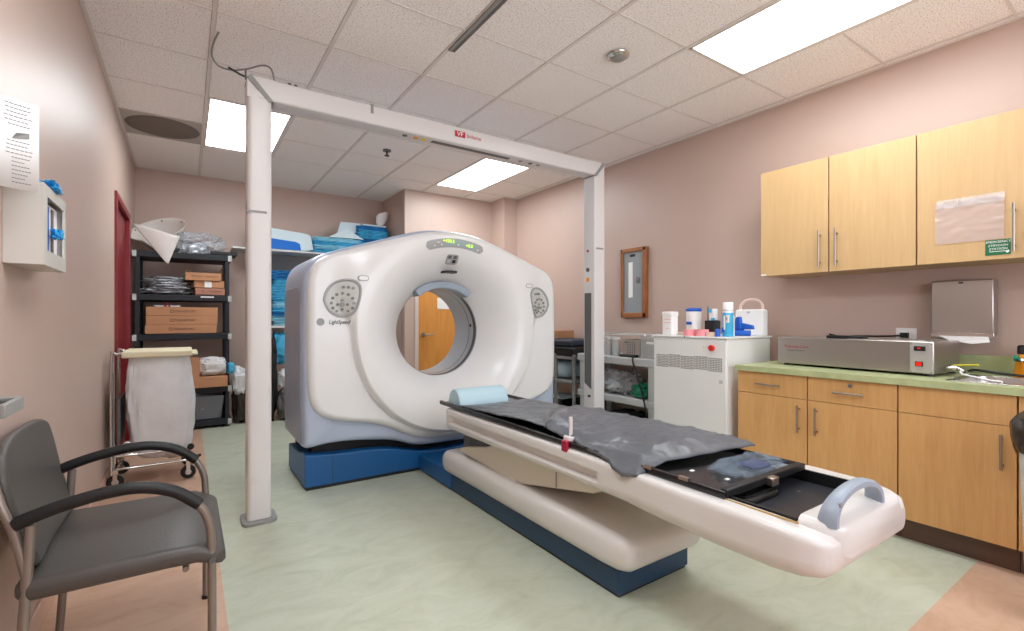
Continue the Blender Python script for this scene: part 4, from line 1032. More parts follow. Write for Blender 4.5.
# under the lower shelf, in the gap between post and scanner
tag(lump(0.96, 6.45, 0.62, 0.22, 0.22, 0.40, 61, 0.22, 2.2, 44, 26, 0.7).build('blue_pack', M['cyan'], smooth=True), 'bright blue wrapped pack below the lower wall shelf, in the gap beside the post', 'pack')
tag(lump(0.80, 6.18, 0.0, 0.16, 0.26, 0.98, 62, 0.14, 2.0, 44, 30, 0.7).build('dark_bag', M['black'], smooth=True), 'tall dark mesh bag standing on the floor beside the left post', 'bag')
tag(lump(1.0, 6.22, 0.34, 0.22, 0.22, 0.26, 63, 0.2, 2.0, 44, 26, 0.7).build('white_bag', M['bag'], smooth=True), 'small white bundle between the dark bag and the scanner', 'bag')
tag(lump(0.97, 6.18, 0.0, 0.20, 0.30, 0.36, 64, 0.2, 2.0, 44, 26, 0.7).build('dark_bag', M['darkgrey'], smooth=True), 'low dark grey bag on the floor against the scanner side', 'bag')

# ============================================================ UTILITY CARTS ON THE RIGHT WALL
t = thing('utility_cart', (3.57, 3.2, 0), 'grey plastic utility cart along the right wall beside the white cabinet', 'cart')
ux0, ux1, uy0, uy1 = 3.35, 3.80, 2.72, 3.74
for z, h_ in ((0.825, 0.075), (0.455, 0.065), (0.14, 0.05)):
    B().box(ux0, ux1, uy0, uy1, z-h_, z).build('cart_shelf', M['grey'], t, bevel=0.012, seg=3)
for x in (ux0+0.005, ux1-0.065):
    for y in (uy0+0.07, uy1-0.07):
        B().box(x, x+0.06, y-0.035, y+0.035, 0.10, 0.79).build('cart_post', M['grey'], t, bevel=0.010, seg=3)
        B().cyl((x+0.01, y, 0.05), 0.05, 0.04, 'x', 16).build('caster', M['darkgrey'], t, bevel=0.005)
c_ = thing('instrument_basket', (3.48, 3.05, 0.825), 'perforated steel instrument basket on top of the grey cart', 'basket')
bk = B(); box_open(bk, 3.40, 3.62, 2.95, 3.16, 0.826, 0.985, 0.003); bk.build('basket_shell', mat('perforated_steel', (192, 184, 176), 0.4, metal=0.3), c_)
ho = B()
for i in range(4):
    for j in range(7):
        ho.cyl((3.3995, 3.015+i*0.026, 0.85+j*0.018), 0.0065, -0.001, 'x', 8)
ho.box(3.398, 3.400, 3.10, 3.135, 0.955, 0.967)
ho.build('perforations', M['darkgrey'], c_)
c_ = thing('instrument_case', (3.5, 2.84, 0.825), 'clear plastic case with steel fittings on the cart, next to the white cabinet', 'case')
B().box(3.38, 3.62, 2.73, 2.93, 0.826, 1.02).build('case_shell', M['glassy'], c_, bevel=0.004)
B().box(3.42, 3.60, 2.76, 2.91, 0.826, 0.97).build('steel_insert', M['steel'], c_)
B().box(3.378, 3.380, 2.78, 2.86, 0.955, 0.975).build('case_label', M['note'], c_)
c_ = thing('acrylic_tray', (3.5, 3.0, 1.02), 'long clear acrylic tray lid lying across the top of the cart items', 'tray')
B().box(3.36, 3.60, 2.80, 3.42, 1.022, 1.045).build('tray_shell', M['glassy'], c_, bevel=0.004)
for y in (2.86, 3.36): B().cyl((3.357, y, 1.034), 0.012, 0.006, 'x', 10).build('tray_stud', M['note'], c_)
for k, y in enumerate((3.28, 3.38)):
    c_ = thing('clear_jar', (3.44, y, 0.825), ('clear plastic jar with a white cap on the cart, nearer the steel basket', 'clear plastic jar on the cart, nearer the white post')[k], 'jar')
    B().lathe((3.44, y, 0.826), [(0.04, 0), (0.043, 0.01), (0.043, 0.13), (0.036, 0.15)], 'z', 20).build('jar_body', M['glassy'], c_, smooth=True)
    B().cyl((3.44, y, 0.977), 0.04, 0.03).build('jar_cap', M['note'], c_, bevel=0.003)
    B().cyl((3.44, y, 0.830), 0.033, 0.09).build('jar_contents', M['grey'], c_)
tg = B().tube([(3.375, 3.17, 0.835), (3.365, 3.08, 0.84), (3.37, 2.98, 0.838)], 0.012, 8)
tg.box(3.36, 3.40, 2.97, 3.03, 0.826, 0.85)
tg.tube([(3.36, 2.99, 0.84), (3.335, 2.98, 0.80), (3.33, 2.93, 0.68), (3.33, 2.86, 0.50), (3.325, 2.80, 0.28), (3.33, 2.74, 0.03)], 0.008, 8, smooth=5)
tag(tg.build('power_cable', M['black'], smooth=True), 'black power cable with a plug hanging down the front of the grey cart', 'cable')
tag(lump(3.52, 3.28, 0.455, 0.30, 0.42, 0.22, 71, 0.35, 2.8, 60, 34, 0.8).build('plastic_bag', M['clear'], smooth=True), 'crumpled clear plastic bags on the middle tier of the grey cart', 'bag')
tag(lump(3.50, 3.30, 0.455, 0.22, 0.26, 0.15, 73, 0.3, 2.8, 50, 30, 0.8).build('grey_bundle', M['midgrey'], smooth=True), 'grey bundle inside the clear bags on the grey cart', 'bundle')
tag(lump(3.50, 2.96, 0.455, 0.24, 0.22, 0.13, 74, 0.25, 2.5).build('green_cloth', M['teal'], smooth=True), 'green cloth bundle on the middle tier of the grey cart', 'cloth')
for k, (y, z) in enumerate(((3.15, 0.14), (2.98, 0.14))):
    tag(lump(3.52, y+0.1, z, 0.3, 0.22, 0.16, 76+k, 0.15, 2.2).build('dark_bundle', M['black'], smooth=True), ('dark bundle on the bottom tier of the grey cart, further from the white cabinet', 'dark bundle on the bottom tier of the grey cart, nearer the white cabinet')[k], 'bundle')
c_ = tag(lump(3.45, 2.655, 0.0, 0.14, 0.09, 0.74, 79, 0.12, 3, 40, 30, 0.7).build('green_bag', M['teal'], smooth=True), 'green cloth bag wedged between the grey cart and the white cabinet', 'bag')
# second cart with pads and pillow
t = thing('equipment_rack', (3.58, 4.2, 0), 'grey metal rack with three shelves half hidden behind the scanner and post', 'rack')
rx0, rx1, ry0, ry1 = 3.36, 3.82, 3.80, 4.70
for z in (0.775, 0.52, 0.19): B().box(rx0, rx1, ry0, ry1, z-0.03, z).build('rack_shelf', M['midgrey'], t, bevel=0.003)
for x in (rx0, rx1-0.03):
    for y in (ry0, 4.10, ry1-0.03): B().box(x, x+0.03, y, y+0.03, 0, 0.80).build('rack_post', M['midgrey'], t, bevel=0.003)
def pad(y0, y1, z0, z1, label, m_):
    tag(B().box(3.36, 3.80, y0, y1, z0, z1).build('black_pad', m_, bevel=0.03, seg=4), label, 'pad')
pad(3.80, 4.62, 0.777, 0.88, 'thick black foam pad on the grey rack, lower of the two', M['softblack'])
pad(3.84, 4.45, 0.882, 0.955, 'dark navy pad on the grey rack, upper of the two', mat('pad_navy', (40, 48, 66), 0.5))
carton(3.50, 3.75, 4.24, 4.50, 0.957, 1.045, 'small cardboard box on the dark pads behind the scanner', None)
pi_ = lump(3.56, 4.18, 0.522, 0.36, 0.42, 0.20, 81, 0.05, 2, 40, 22, 0.6).build('pillow', M['foam'], smooth=True)
tag(pi_, 'pale blue pillow on the middle shelf of the grey rack', 'pillow')
for k, (y, z, yaw) in enumerate(((4.20, 0.30, 0), (4.22, 0.193, 0))):
    tag(B().box(3.40, 3.70, y-0.16, y+0.14, z, z+0.012).build('folded_paper', M['foam'], bevel=0.003), ('pale blue sheet on the dark box under the pillow', 'pale blue sheet lying on the lowest rack shelf')[k], 'paper drape')
tag(B().box(3.42, 3.72, 4.06, 4.34, 0.206, 0.299).build('dark_box', M['black'], bevel=0.006), 'dark box on the lowest shelf of the grey rack', 'box')

# ============================================================ WHITE POWER CABINET AND WHAT STANDS ON IT
PX0, PX1, PY0, PY1, PZ = 3.12, 3.70, 1.93, 2.575, 1.050
t = thing('power_cabinet', ((PX0+PX1)/2, (PY0+PY1)/2, 0), 'white metal equipment cabinet with a perforated vent band and red button', 'cabinet')
B().box(PX0+0.006, PX1, PY0+0.006, PY1-0.006, 0.0, PZ-0.016).build('cabinet_body', M['pdu'], t, bevel=0.004)
B().box(PX0-0.004, PX1+0.02, PY0, PY1, PZ-0.014, PZ).build('cabinet_top', M['pdu'], t, bevel=0.003)
B().box(PX0, PX0+0.004, PY0+0.012, PY1-0.012, 0.05, PZ-0.03).build('front_panel', M['pdu'], t, bevel=0.002)
ve = B()
for g_ in range(5):
    for i in range(9):
        for j in range(8):
            y = PY1-0.042-g_*0.115-i*0.0125; z = 0.900-j*0.0125-(0.006*(g_ % 2 == 0))
            ve.box(PX0-0.0012, PX0+0.001, y-0.0040, y+0.0040, z-0.0040, z+0.0040)
ve.build('vent_grille', M['vent'], t)
B().cyl((PX0, 2.045, 0.970), 0.022, -0.024, 'x', 20).build('stop_button', M['redb'], t, bevel=0.005)
B().cyl((PX0, 2.115, 0.975), 0.006, -0.004, 'x', 10).build('indicator', mat('lamp_yellow', (240, 235, 120), 0.4), t)
B().box(PX0-0.004, PX0, 1.965, 1.99, 0.72, 0.745).build('lock', M['grey'], t)
B().cyl((PX0-0.003, 2.275, PZ-0.006), 0.006, -0.002, 'x', 8).build('screw', M['darkgrey'], t)
def bottle(name, x, y, z, prof, m_, label, cat, n=24):
    t_ = thing(name, (x, y, z), label, cat)
    b_ = B().lathe((x, y, z), prof, 'z', n).build('body', M[m_], t_, smooth=True)
    return t_, b_
Z0 = PZ+0.001
t_ = thing('white_tub', (3.22, 2.46, Z0), 'plain white square plastic tub with a pink-lined label, leftmost on the white cabinet', 'tub')
B().loft([[(x, y, z) for x, y in rrect(3.22, 2.485, 0.08, 0.098, 0.012)] for z in (Z0, Z0+0.155)]).build('body', M['note'], t_, bevel=0.004)
B().loft([[(x, y, z) for x, y in rrect(3.22, 2.485, 0.085, 0.103, 0.012)] for z in (Z0+0.150, Z0+0.185)]).build('lid', M['note'], t_, bevel=0.004)
B().box(3.1785, 3.180, 2.448, 2.515, Z0+0.095, Z0+0.099).box(3.1785, 3.180, 2.448, 2.515, Z0+0.120, Z0+0.124).box(3.1785, 3.180, 2.46, 2.50, Z0+0.05, Z0+0.053).build('label_lines', M['pink'], t_)
t_, b_ = bottle('wipes_canister', 3.40, 2.395, Z0, [(0.055, 0), (0.058, 0.005), (0.058, 0.185), (0.050, 0.19)], 'note', 'white wipes canister with a blue lid and blue label on the white cabinet', 'canister')
B().lathe((3.40, 2.395, Z0+0.188), [(0.059, 0), (0.061, 0.003), (0.061, 0.02), (0.055, 0.026)], 'z', 24).build('lid', M['bluebottle'], t_, smooth=True)
B().box(3.3385, 3.346, 2.375, 2.42, Z0+0.082, Z0+0.104).build('label', M['bluebottle'], t_)
for k, (x, y, c_, lb) in enumerate(((3.20, 2.288, 'pink', 'pink tape roll on the white cabinet, nearer the white tub'), (3.20, 2.182, 'pink', 'pink tape roll on the white cabinet, beside the beige roll'), (3.20, 2.096, 'tan', 'low beige tape roll between the pink rolls and the spray can'))):
    h_ = (0.046, 0.048, 0.030)[k]
    o = B(); o.loft([[(x+r*math.cos(a), y+r*math.sin(a), z) for a in [2*PI*i/28 for i in range(28)]] for r, z in ((0.047, Z0), (0.047, Z0+h_), (0.022, Z0+h_), (0.022, Z0), (0.047, Z0))], cap=False)
    tag(o.build('tape_roll', M[c_], smooth=True), lb, 'tape roll')
tag(B().tube([(3.30, 2.36, Z0+0.012), (3.31, 2.50, Z0+0.012)], 0.011, 10).build('tan_tube', M['tan'], smooth=True), 'thin beige tube lying behind the pink rolls', 'tube')
t_ = thing('pen_holder', (3.38, 2.20, Z0), 'small dark box holding a blue and white tube, between the canister and spray can', 'holder')
B().box(3.33, 3.42, 2.17, 2.25, Z0, Z0+0.115).build('body', M['black'], t_, bevel=0.004)
B().box(3.35, 3.40, 2.18, 2.225, Z0+0.115, Z0+0.205).build('white_tube', M['note'], t_, bevel=0.006)
B().box(3.345, 3.352, 2.20, 2.227, Z0+0.175, Z0+0.205).box(3.345, 3.352, 2.175, 2.205, Z0+0.105, Z0+0.135).build('tube_label', M['aqua'], t_)
B().cyl((3.36, 2.24, Z0+0.115), 0.004, 0.11).build('pen', M['darkgrey'], t_)
t_, b_ = bottle('spray_can', 3.25, 2.005, Z0, [(0.034, 0), (0.037, 0.004), (0.037, 0.165), (0.036, 0.18), (0.028, 0.188)], 'aqua', 'tall spray can with a white cap and light blue label on the white cabinet', 'spray can')
B().lathe((3.25, 2.005, Z0+0.187), [(0.028, 0), (0.036, 0.006), (0.036, 0.055), (0.032, 0.060)], 'z', 24).build('cap', M['note'], t_, smooth=True)
B().lathe((3.25, 2.005, Z0+0.172), [(0.0376, 0), (0.0376, 0.014)], 'z', 24).build('white_band', M['note'], t_)
for y, z, w_, h_, m_ in ((2.045, 0.10, 0.022, 0.055, 'note'), (2.082, 0.03, 0.018, 0.035, 'bluebottle'), (2.050, 0.12, 0.010, 0.02, 'redb'), (2.07, 0.05, 0.012, 0.10, 'note')):
    B().box(3.211, 3.218, y-0.06-w_/2, y-0.06+w_/2, Z0+z, Z0+z+h_).build('label_patch', M[m_], t_)
tag(B().loft([[(3.36+r*math.cos(a), 2.06+r*math.sin(a), z) for a in [2*PI*i/20 for i in range(20)]] for r, z in ((0.035, Z0), (0.035, Z0+0.14), (0.028, Z0+0.155))]).build('white_bottle', M['note'], smooth=True), 'white bottle standing behind the spray can', 'bottle')
t_, b_ = bottle('small_bottle', 3.17, 2.035, Z0, [(0.018, 0), (0.018, 0.05), (0.010, 0.056)], 'bluebottle', 'tiny dark blue bottle at the left foot of the spray can', 'bottle', 14)
t_ = thing('first_aid_case', (3.62, 2.05, Z0), 'white upright case with a pale pink carry handle on the white cabinet', 'case')
cz_ = 0.200
B().prism([(2.165, Z0), (1.935, Z0), (1.935, Z0+cz_-0.01), (1.945, Z0+cz_), (2.145, Z0+cz_), (2.155, Z0+cz_-0.01)], 'x', 3.595, 3.665).build('case_body', M['note'], t_, bevel=0.010, seg=3)
B().tube([(3.63, 2.135, Z0+cz_-0.005), (3.63, 2.125, Z0+cz_+0.04), (3.63, 2.08, Z0+cz_+0.072), (3.63, 2.01, Z0+cz_+0.074), (3.63, 1.965, Z0+cz_+0.045), (3.63, 1.955, Z0+cz_-0.005)], 0.011, 10, smooth=5).build('carry_handle', mat('handle_pink', (232, 205, 196), 0.45), t_, smooth=True)
B().box(3.591, 3.596, 2.035, 2.06, Z0+cz_-0.03, Z0+cz_-0.015).build('case_latch', M['grey'], t_)
t_ = thing('hand_tool', (3.44, 1.99, Z0), 'bright blue plastic hand tool with a trigger lying in front of the white case', 'tool')
B().tube([(3.40, 2.075, Z0+0.022), (3.44, 1.945, Z0+0.022)], 0.021, 12).tube([(3.47, 2.10, Z0+0.02), (3.46, 2.02, Z0+0.055)], 0.022, 12).build('tool_body', M['bluebottle'], t_, smooth=True)
B().prism([(2.075, Z0+0.02), (2.015, Z0+0.045), (2.03, Z0+0.145), (2.06, Z0+0.14), (2.085, Z0+0.06)], 'x', 3.44, 3.475).build('tool_grip', M['bluebottle'], t_, bevel=0.005)
B().prism([(2.03, Z0+0.10), (1.935, Z0+0.080), (1.93, Z0+0.050), (2.02, Z0+0.05)], 'x', 3.445, 3.472).build('tool_nozzle', M['bluebottle'], t_, bevel=0.004)

# ============================================================ RIGHT WALL: PANEL, WALL CABINETS, DISPENSER
t = thing('breaker_panel', (XR-0.02, 3.41, 1.55), 'grey electrical panel in a brown wooden frame on the right wall', 'electrical panel')
py0, py1, pz0, pz1 = 3.235, 3.565, 1.195, 1.905
fr = B()
for a, b_, c_, d_ in ((py0, py1, pz0, pz0+0.045), (py0, py1, pz1-0.035, pz1), (py0, py0+0.045, pz0, pz1), (py1-0.022, py1, pz0, pz1)): fr.box(XR-0.04, XR-0.001, a, b_, c_, d_)
fr.build('panel_frame', M['picwood'], t, bevel=0.004)
B().box(XR-0.022, XR-0.002, py0+0.04, py1-0.02, pz0+0.04, pz1-0.03).build('panel_door', M['panelgrey'], t)
B().box(XR-0.024, XR-0.021, 3.42, 3.475, 1.40, 1.765).build('circuit_label', M['note'], t)
B().box(XR-0.024, XR-0.021, 3.385, 3.455, 1.82, 1.845).build('name_plate', M['black'], t)
B().cyl((XR-0.022, 3.345, 1.59), 0.014, -0.012, 'x').box(XR-0.030, XR-0.022, 3.325, 3.365, 1.545, 1.60).build('panel_latch', M['chrome'], t)

def bar_handle(x, y, z, L_, vert, parent, m_='nickel', r=0.006, out=0.032):
    b_ = B()
    if vert:
        b_.tube([(x-out, y, z-L_/2), (x-out, y, z+L_/2)], r, 10)
        for s_ in (-1, 1): b_.tube([(x-out, y, z+s_*L_*0.37), (x+0.001, y, z+s_*L_*0.37)], r*0.8, 8)
    else:
        b_.tube([(x-out, y-L_/2, z), (x-out, y+L_/2, z)], r, 10)
        for s_ in (-1, 1): b_.tube([(x-out, y+s_*L_*0.37, z), (x+0.001, y+s_*L_*0.37, z)], r*0.8, 8)
    return b_.build('handle', M[m_], parent, smooth=True)
# upper cabinets
UX = 3.50; UB, UT = 1.490, 2.245
def upper(y0, y1, doors, label):
    t_ = thing('wall_cabinet', ((UX+XR)/2, (y0+y1)/2, UB), label, 'cabinet', None)
    B().box(UX+0.022, XR-0.001, y0+0.001, y1-0.001, UB+0.001, UT).build('cabinet_body', M['wood2'], t_, bevel=0.001)
    for (a, b_, hy) in doors:
        d_ = B().box(UX, UX+0.020, a+0.0018, b_-0.0018, UB, UT).build('door', M['wood2'], t_, bevel=0.0015)
        if hy is not None: bar_handle(UX, hy, UB+0.155, 0.245, True, d_)
        yield d_
    return
g1 = list(upper(0.992, 1.902, [(1.452, 1.902, 1.500), (0.992, 1.448, 1.400)], 'left-hand maple wall cabinet with two doors above the white cabinet and steel box'))
g2 = list(upper(0.08, 0.988, [(0.555, 0.988, 0.590), (0.08, 0.551, 0.50)], 'maple wall cabinet at the right edge carrying a plastic sleeve and green sign'))
g3 = list(upper(-0.85, 0.076, [(-0.385, 0.076, -0.33), (-0.85, -0.389, -0.44)], 'maple wall cabinet beyond the right edge of the view'))
B().box(UX-0.001, UX, 1.86, 1.898, UB+0.003, UB+0.014).build('door_sticker', M['note'], g1[0])
# plastic sleeve and eyewash sign are stuck on the second cabinet door
sl = thing('plastic_sleeve', (UX, 0.765, 1.59), 'clear plastic document sleeve taped to the right-hand wall cabinet door', 'document sleeve')
mb = B(); mb.grid(30, 20, lambda u, v: (UX-0.0035-0.006*abs(noise.noise(Vector((u*4+v*3, v*6, 1)))), 0.628+0.277*u, 1.595+0.235*v)); mb.build('sleeve_film', M['sleeve'], sl, smooth=True)
mb = B(); mb.grid(30, 6, lambda u, v: (UX-0.010-0.008*abs(noise.noise(Vector((u*9, v*4, 7)))), 0.625+0.27*u, 1.79+0.048*v)); mb.build('folded_top', M['clear'], sl, smooth=True)
sg = B().box(UX-0.003, UX-0.0005, 0.605, 0.700, 1.512, 1.592).build('eyewash_sign', M['green']); tag(sg, 'small green sign with white lettering below the plastic sleeve', 'sign')
for k, (s_, z, sz) in enumerate((('EMERGENCY', 1.580, 0.0165), ('EYEWASH', 1.561, 0.0165), ('STATION', 1.543, 0.0165))):
    text('sign_lettering', s_, sz, (UX-0.0035, 0.652, z), ROT_RWALL, 'note', sg, shear=0.2)
B().box(UX-0.0036, UX-0.003, 0.62, 0.685, 1.529, 1.532).build('sign_line', M['note'], sg)
B().add([(UX-0.0036, 0.612, 1.536), (UX-0.0036, 0.625, 1.528), (UX-0.0036, 0.618, 1.519), (UX-0.0036, 0.609, 1.526)], [(0, 1, 2, 3)]).build('sign_symbol', M['note'], sg)
lk = B().box(UX-0.02, UX-0.002, 0.53, 0.552, 1.585, 1.625).build('cabinet_lock', M['note'], bevel=0.004); tag(lk, 'small white child lock at the right edge beside the cabinet handle', 'lock')
# base cabinets
BX = 3.15; TOPU = 0.828; TOPZ = 0.864
def basecab(y0, y1, spec, label):
    t_ = thing('base_cabinet', ((BX+XR)/2, (y0+y1)/2, 0), label, 'cabinet', None)
    cb_ = B()
    if label.count('sink') or label.count('behind the bin'):
        cb_.box(BX+0.021, XR-0.001, y0+0.001, y1-0.001, 0.118, 0.64); cb_.box(BX+0.021, BX+0.05, y0+0.001, y1-0.001, 0.64, TOPU)
    else: cb_.box(BX+0.021, XR-0.001, y0+0.001, y1-0.001, 0.118, TOPU)
    cb_.build('cabinet_body', M['wood'], t_)
    B().box(BX+0.055, BX+0.075, y0, y1, 0.0, 0.118).build('toe_kick', M['toe'], t_)
    for kind, a, b_, z0, z1, h_ in spec:
        d_ = B().box(BX, BX+0.020, a+0.0018, b_-0.0018, z0+0.0015, z1-0.0015).build(kind, M['wood'], t_, bevel=0.0012)
        if h_: bar_handle(BX, h_[0], h_[1], h_[2], h_[3], d_)
        if kind == 'drawer' and len(spec) and h_ and h_[4:]:
            B().cyl((BX, 1.192, 0.795), 0.011, -0.006, 'x', 16).build('lock', M['chrome'], d_)
DZ0 = 0.682
basecab(1.424, 1.872, [('drawer', 1.424, 1.872, DZ0, TOPU-0.002, (1.655, 0.750, 0.155, False)), ('door', 1.424, 1.872, 0.118, DZ0, (1.468, 0.560, 0.165, True))], 'leftmost maple base cabinet, next to the white metal cabinet')
basecab(0.972, 1.421, [('drawer', 0.972, 1.421, DZ0, TOPU-0.002, (1.195, 0.750, 0.155, False, 1)), ('door', 0.972, 1.421, 0.118, DZ0, (1.368, 0.560, 0.165, True))], 'maple base cabinet under the steel box with a keyed drawer')
basecab(0.524, 0.969, [('false_front', 0.524, 0.969, DZ0, TOPU-0.002, None), ('door', 0.524, 0.969, 0.118, DZ0, (0.572, 0.560, 0.165, True))], 'maple base cabinet below the sink, right of the keyed drawer')
basecab(0.06, 0.521, [('false_front', 0.06, 0.521, DZ0, TOPU-0.002, None), ('door', 0.06, 0.521, 0.118, DZ0, (0.47, 0.560, 0.165, True))], 'maple base cabinet at the right edge behind the bin')
basecab(-0.85, 0.057, [('door', -0.40, 0.057, 0.118, TOPU-0.002, (-0.36, 0.60, 0.165, True)), ('door', -0.85, -0.403, 0.118, TOPU-0.002, (-0.44, 0.60, 0.165, True))], 'maple base cabinet beyond the right edge of the view')
# countertop with sink cut-out
SKY0, SKY1, SKX0, SKX1 = 0.18, 0.775, 3.235, 3.64
t = thing('countertop', (3.49, 0.6, TOPU), 'green laminate worktop with a backsplash along the right wall', 'countertop')
ct = B(); cx0 = BX-0.028
ct.box(cx0, XR-0.001, SKY1, 1.878, TOPU+0.001, TOPZ); ct.box(cx0, XR-0.001, -0.86, SKY0, TOPU+0.001, TOPZ); ct.box(cx0, SKX0, SKY0, SKY1, TOPU+0.001, TOPZ); ct.box(SKX1, XR-0.001, SKY0, SKY1, TOPU+0.001, TOPZ)
ct.build('worktop', M['counter'], t)
B().box(XR-0.022, XR-0.001, -0.86, 1.878, TOPZ, TOPZ+0.105).build('backsplash', M['counter'], t, bevel=0.002)
t = thing('sink', (3.44, 0.48, TOPZ), 'stainless steel sink set in the green worktop at the right edge', 'sink')
sk = B(); m0, m1, n0, n1 = SKX0-0.018, SKX1+0.018, SKY0-0.018, SKY1+0.018
sk.box(m0, SKX0+0.02, n0, n1, TOPZ, TOPZ+0.004); sk.box(SKX1-0.02, m1, n0, n1, TOPZ, TOPZ+0.004); sk.box(m0, m1, n0, SKY0+0.02, TOPZ, TOPZ+0.004); sk.box(m0, m1, SKY1-0.02, n1, TOPZ, TOPZ+0.004)
sk.build('sink_rim', M['chrome'], t, bevel=0.0015)
bs_ = B(); bs_.loft([[(x, y, z) for x, y in rrect(3.4375, 0.4775, 0.365-e_, 0.555-e_, 0.05)] for z, e_ in ((TOPZ+0.002, 0), (TOPZ-0.03, 0.01), (TOPZ-0.15, 0.03), (TOPZ-0.165, 0.07))], cap=False)
bs_.box(3.28, 3.59, 0.24, 0.71, TOPZ-0.168, TOPZ-0.164)
bs_.build('sink_bowl', M['steel'], t, smooth=True)
# steel warmer box
M['plate'] = mat('plate_silver', (190, 188, 186), 0.35, metal=0.5)
wt = thing('steel_warmer', (3.55, 1.29, TOPZ), 'long flat brushed steel electric box with a red switch on the green worktop', 'appliance')
def rotpt(x, y):   # appliance stands slightly skewed
    a = math.radians(-3.5); cx, cy = 3.34, 0.87
    dx, dy = x-cx, y-cy; return (cx+dx*math.cos(a)-dy*math.sin(a), cy+dx*math.sin(a)+dy*math.cos(a))
def rbox(mb, x0, x1, y0, y1, z0, z1):
    p = [rotpt(x0, y0), rotpt(x1, y0), rotpt(x1, y1), rotpt(x0, y1)]
    return mb.hexa([(x, y, z0) for x, y in p]+[(x, y, z1) for x, y in p])
WZ0, WZ1 = TOPZ+0.014, TOPZ+0.190
wx0, wx1, wy0, wy1 = 3.34, 3.70, 0.87, 1.725
rbox(B(), wx0, wx1, wy0, wy1, WZ0, WZ1).build('steel_case', M['steel'], wt, bevel=0.004)
rbox(B(), wx0-0.004, wx0, wy0+0.002, wy0+0.105, WZ0+0.005, WZ1-0.004).build('control_plate', M['plate'], wt, bevel=0.002)
rbox(B(), wx0-0.009, wx0-0.003, wy0+0.035, wy0+0.085, WZ0+0.125, WZ0+0.150).build('thermostat', M['black'], wt)
rbox(B(), wx0-0.0105, wx0-0.008, wy0+0.055, wy0+0.070, WZ0+0.136, WZ0+0.143).build('thermostat_digits', M['switch'], wt)
rbox(B(), wx0-0.009, wx0-0.003, wy0+0.046, wy0+0.080, WZ0+0.040, WZ0+0.066).build('switch_bezel', M['black'], wt)
rbox(B(), wx0-0.013, wx0-0.008, wy0+0.050, wy0+0.076, WZ0+0.043, WZ0+0.063).build('red_switch', M['switch'], wt)
for a in (0.008, 0.098):
    for z in (0.010, 0.162): x, y = rotpt(wx0-0.004, wy0+a); B().cyl((x, y, WZ0+z), 0.003, -0.002, 'x', 8).build('screw', M['darkgrey'], wt)
ft = B()
for x, y in ((wx0+0.03, wy0+0.03), (wx0+0.03, wy1-0.05), (wx1-0.03, wy0+0.03), (wx1-0.03, wy1-0.05)): px_, py_ = rotpt(x, y); ft.cyl((px_, py_, TOPZ+0.0005), 0.02, 0.0135)
ft.build('rubber_feet', M['black'], wt)
rbox(B(), wx0+0.03, wx1-0.03, wy0+0.04, wy1-0.42, WZ1, WZ1+0.004).build('lid', M['steel'], wt, bevel=0.001)
rbox(B(), wx0+0.035, wx0+0.10, 1.22, 1.43, WZ1+0.001, WZ1+0.020).build('lid_handle', M['black'], wt, bevel=0.004)
x, y = rotpt(wx0-0.0008, 1.60)
RW = Euler((PI/2, 0, -PI/2-math.radians(3.5))).to_quaternion()
text('plate_lettering', 'Thermo-Care', 0.026, (x, y, WZ0+0.115), RW, 'logored', wt, sx=1.1)
text('plate_lettering', 'Heated System', 0.018, (x, y, WZ0+0.090), RW, 'inkgrey', wt)
# hose fittings beside the warmer
t = thing('drain_fittings', (3.50, 0.82, TOPZ), 'chrome valve fittings with a yellow lever between the steel box and the sink', 'valve')
B().tube([(3.47, 0.85, TOPZ+0.045), (3.47, 0.80, TOPZ+0.045), (3.46, 0.775, TOPZ+0.03)], 0.011, 10).lathe((3.47, 0.815, TOPZ+0.045), [(0.018, -0.01), (0.018, 0.01)], 'y', 12).build('valve_body', M['chrome'], t, smooth=True)
B().tube([(3.47, 0.82, TOPZ+0.062), (3.47, 0.72, TOPZ+0.070)], 0.006, 8, flat=(1.6, 0.6)).build('valve_lever', M['yellow'], t, smooth=True)
tag(B().tube([(3.455, 0.79, TOPZ+0.030), (3.40, 0.76, TOPZ+0.020), (3.33, 0.66, TOPZ+0.008), (3.30, 0.60, TOPZ+0.006)], 0.006, 8, smooth=5).build('drain_hose', M['note'], smooth=True), 'thin white hose running from the valve over the sink edge', 'hose')
tag(B().tube([(3.66, 0.80, TOPZ+0.02), (3.62, 0.76, TOPZ+0.032), (3.60, 0.65, TOPZ+0.022), (3.66, 0.50, TOPZ+0.010), (3.67, 0.42, TOPZ+0.010)], 0.007, 8, smooth=5).build('sink_cable', M['black'], smooth=True), 'black cord lying on the worktop behind the sink', 'cord')
# outlet, plug and cord
t = thing('wall_outlet', (XR-0.003, 1.135, 1.09), 'white wall outlet plate above the steel box', 'outlet')
B().box(XR-0.006, XR-0.001, 1.085, 1.195, 1.035, 1.12).build('outlet_plate', M['note'], t, bevel=0.002)
pg = B().box(XR-0.035, XR-0.006, 1.125, 1.165, 1.058, 1.09)
pg.tube([(XR-0.03, 1.16, 1.072), (3.76, 1.22, 1.066), (3.60, 1.30, WZ1+0.014), (3.50, 1.38, WZ1+0.012), (3.44, 1.42, WZ1+0.026)], 0.006, 8, smooth=5)
tag(pg.build('plug_cord', M['black'], smooth=True), 'black plug and cord from the wall outlet to the steel box', 'cord')
for k, (y) in enumerate((1.345, 1.295)): pass
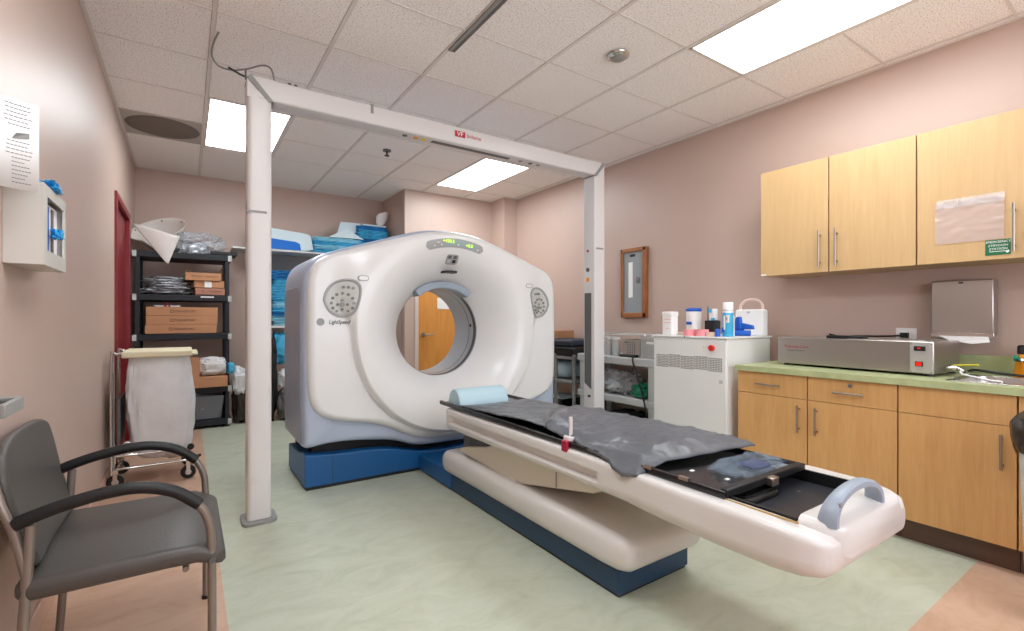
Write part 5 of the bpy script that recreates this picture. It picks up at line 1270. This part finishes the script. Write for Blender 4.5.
# towel dispenser
t = thing('towel_dispenser', (3.8, 0.85, 1.09), 'brushed steel paper towel dispenser under the wall cabinets', 'dispenser')
B().box(3.745, XR-0.001, 0.715, 0.988, 1.085, 1.405).build('dispenser_case', M['steel'], t, bevel=0.006)
B().box(3.740, 3.746, 0.713, 0.990, 1.070, 1.098).build('dispenser_lip', M['chrome'], t, bevel=0.002)
B().box(3.742, 3.748, 0.843, 0.863, 1.385, 1.394).build('lock', M['black'], t)
tw = B(); tw.add([(3.735, 0.95, 1.078), (3.735, 0.735, 1.078), (3.70, 0.722, 1.048), (3.71, 0.80, 1.036), (3.73, 0.90, 1.052)], [(0, 1, 2, 3, 4)])
tag(tw.build('paper_towel', M['note'], solid=0.0015), 'white paper towel hanging from the steel dispenser', 'paper towel')
# orange bottle at the right edge
t = thing('orange_bottle', (3.68, 0.60, TOPZ), 'orange bottle with a black top and green tap at the right edge of the worktop', 'bottle')
B().lathe((3.72, 0.575, TOPZ+0.001), [(0.055, 0), (0.058, 0.006), (0.050, 0.09), (0.045, 0.12), (0.042, 0.125)], 'z', 24).build('body', M['orange'], t, smooth=True)
B().lathe((3.72, 0.575, TOPZ+0.126), [(0.044, 0), (0.044, 0.04), (0.038, 0.048)], 'z', 24).build('cap', M['black'], t, smooth=True)
B().cyl((3.655, 0.60, TOPZ+0.105), 0.017, 0.02, 'y', 12).build('tap', M['teal'], t, bevel=0.003)
B().cyl((3.675, 0.60, TOPZ+0.095), 0.012, -0.03, 'y', 10).tube([(3.68, 0.60, TOPZ+0.095), (3.675, 0.56, TOPZ+0.075)], 0.007).build('tap_fitting', M['chrome'], t)
# bin at right edge
t = thing('waste_bin', (2.86, 0.27, 0), 'grey bin with a black liner folded over its rim at the right edge', 'bin')
def binsec(z, s_): return [(x, y, z) for x, y in rrect(2.80, 0.285, 0.30*s_, 0.33*s_, 0.05)]
B().loft([binsec(0, 0.86), binsec(0.68, 0.97), binsec(0.68, 0.93), binsec(0.03, 0.82)], cap=True).build('bin_body', M['grey'], t, smooth=True)
bl = B(); loops = []
for k, (z, s_) in enumerate(((0.66, 1.02), (0.69, 1.07), (0.73, 1.10), (0.775, 1.10), (0.795, 1.03), (0.78, 0.96), (0.70, 0.90), (0.45, 0.84), (0.40, 0.5))):
    L_ = []
    for i, (x, y) in enumerate(rrect(2.80, 0.285, 0.30*s_, 0.33*s_, 0.06, 10)):
        nn = noise.noise(Vector((i*0.6, z*8, 2)))
        L_.append((x+0.012*nn, y+0.012*nn, z+0.018*noise.noise(Vector((i*0.45, 5, 1)))))
    loops.append(L_)
bl.loft(loops, cap=False).build('bin_liner', M['brownbag'], t, smooth=True)
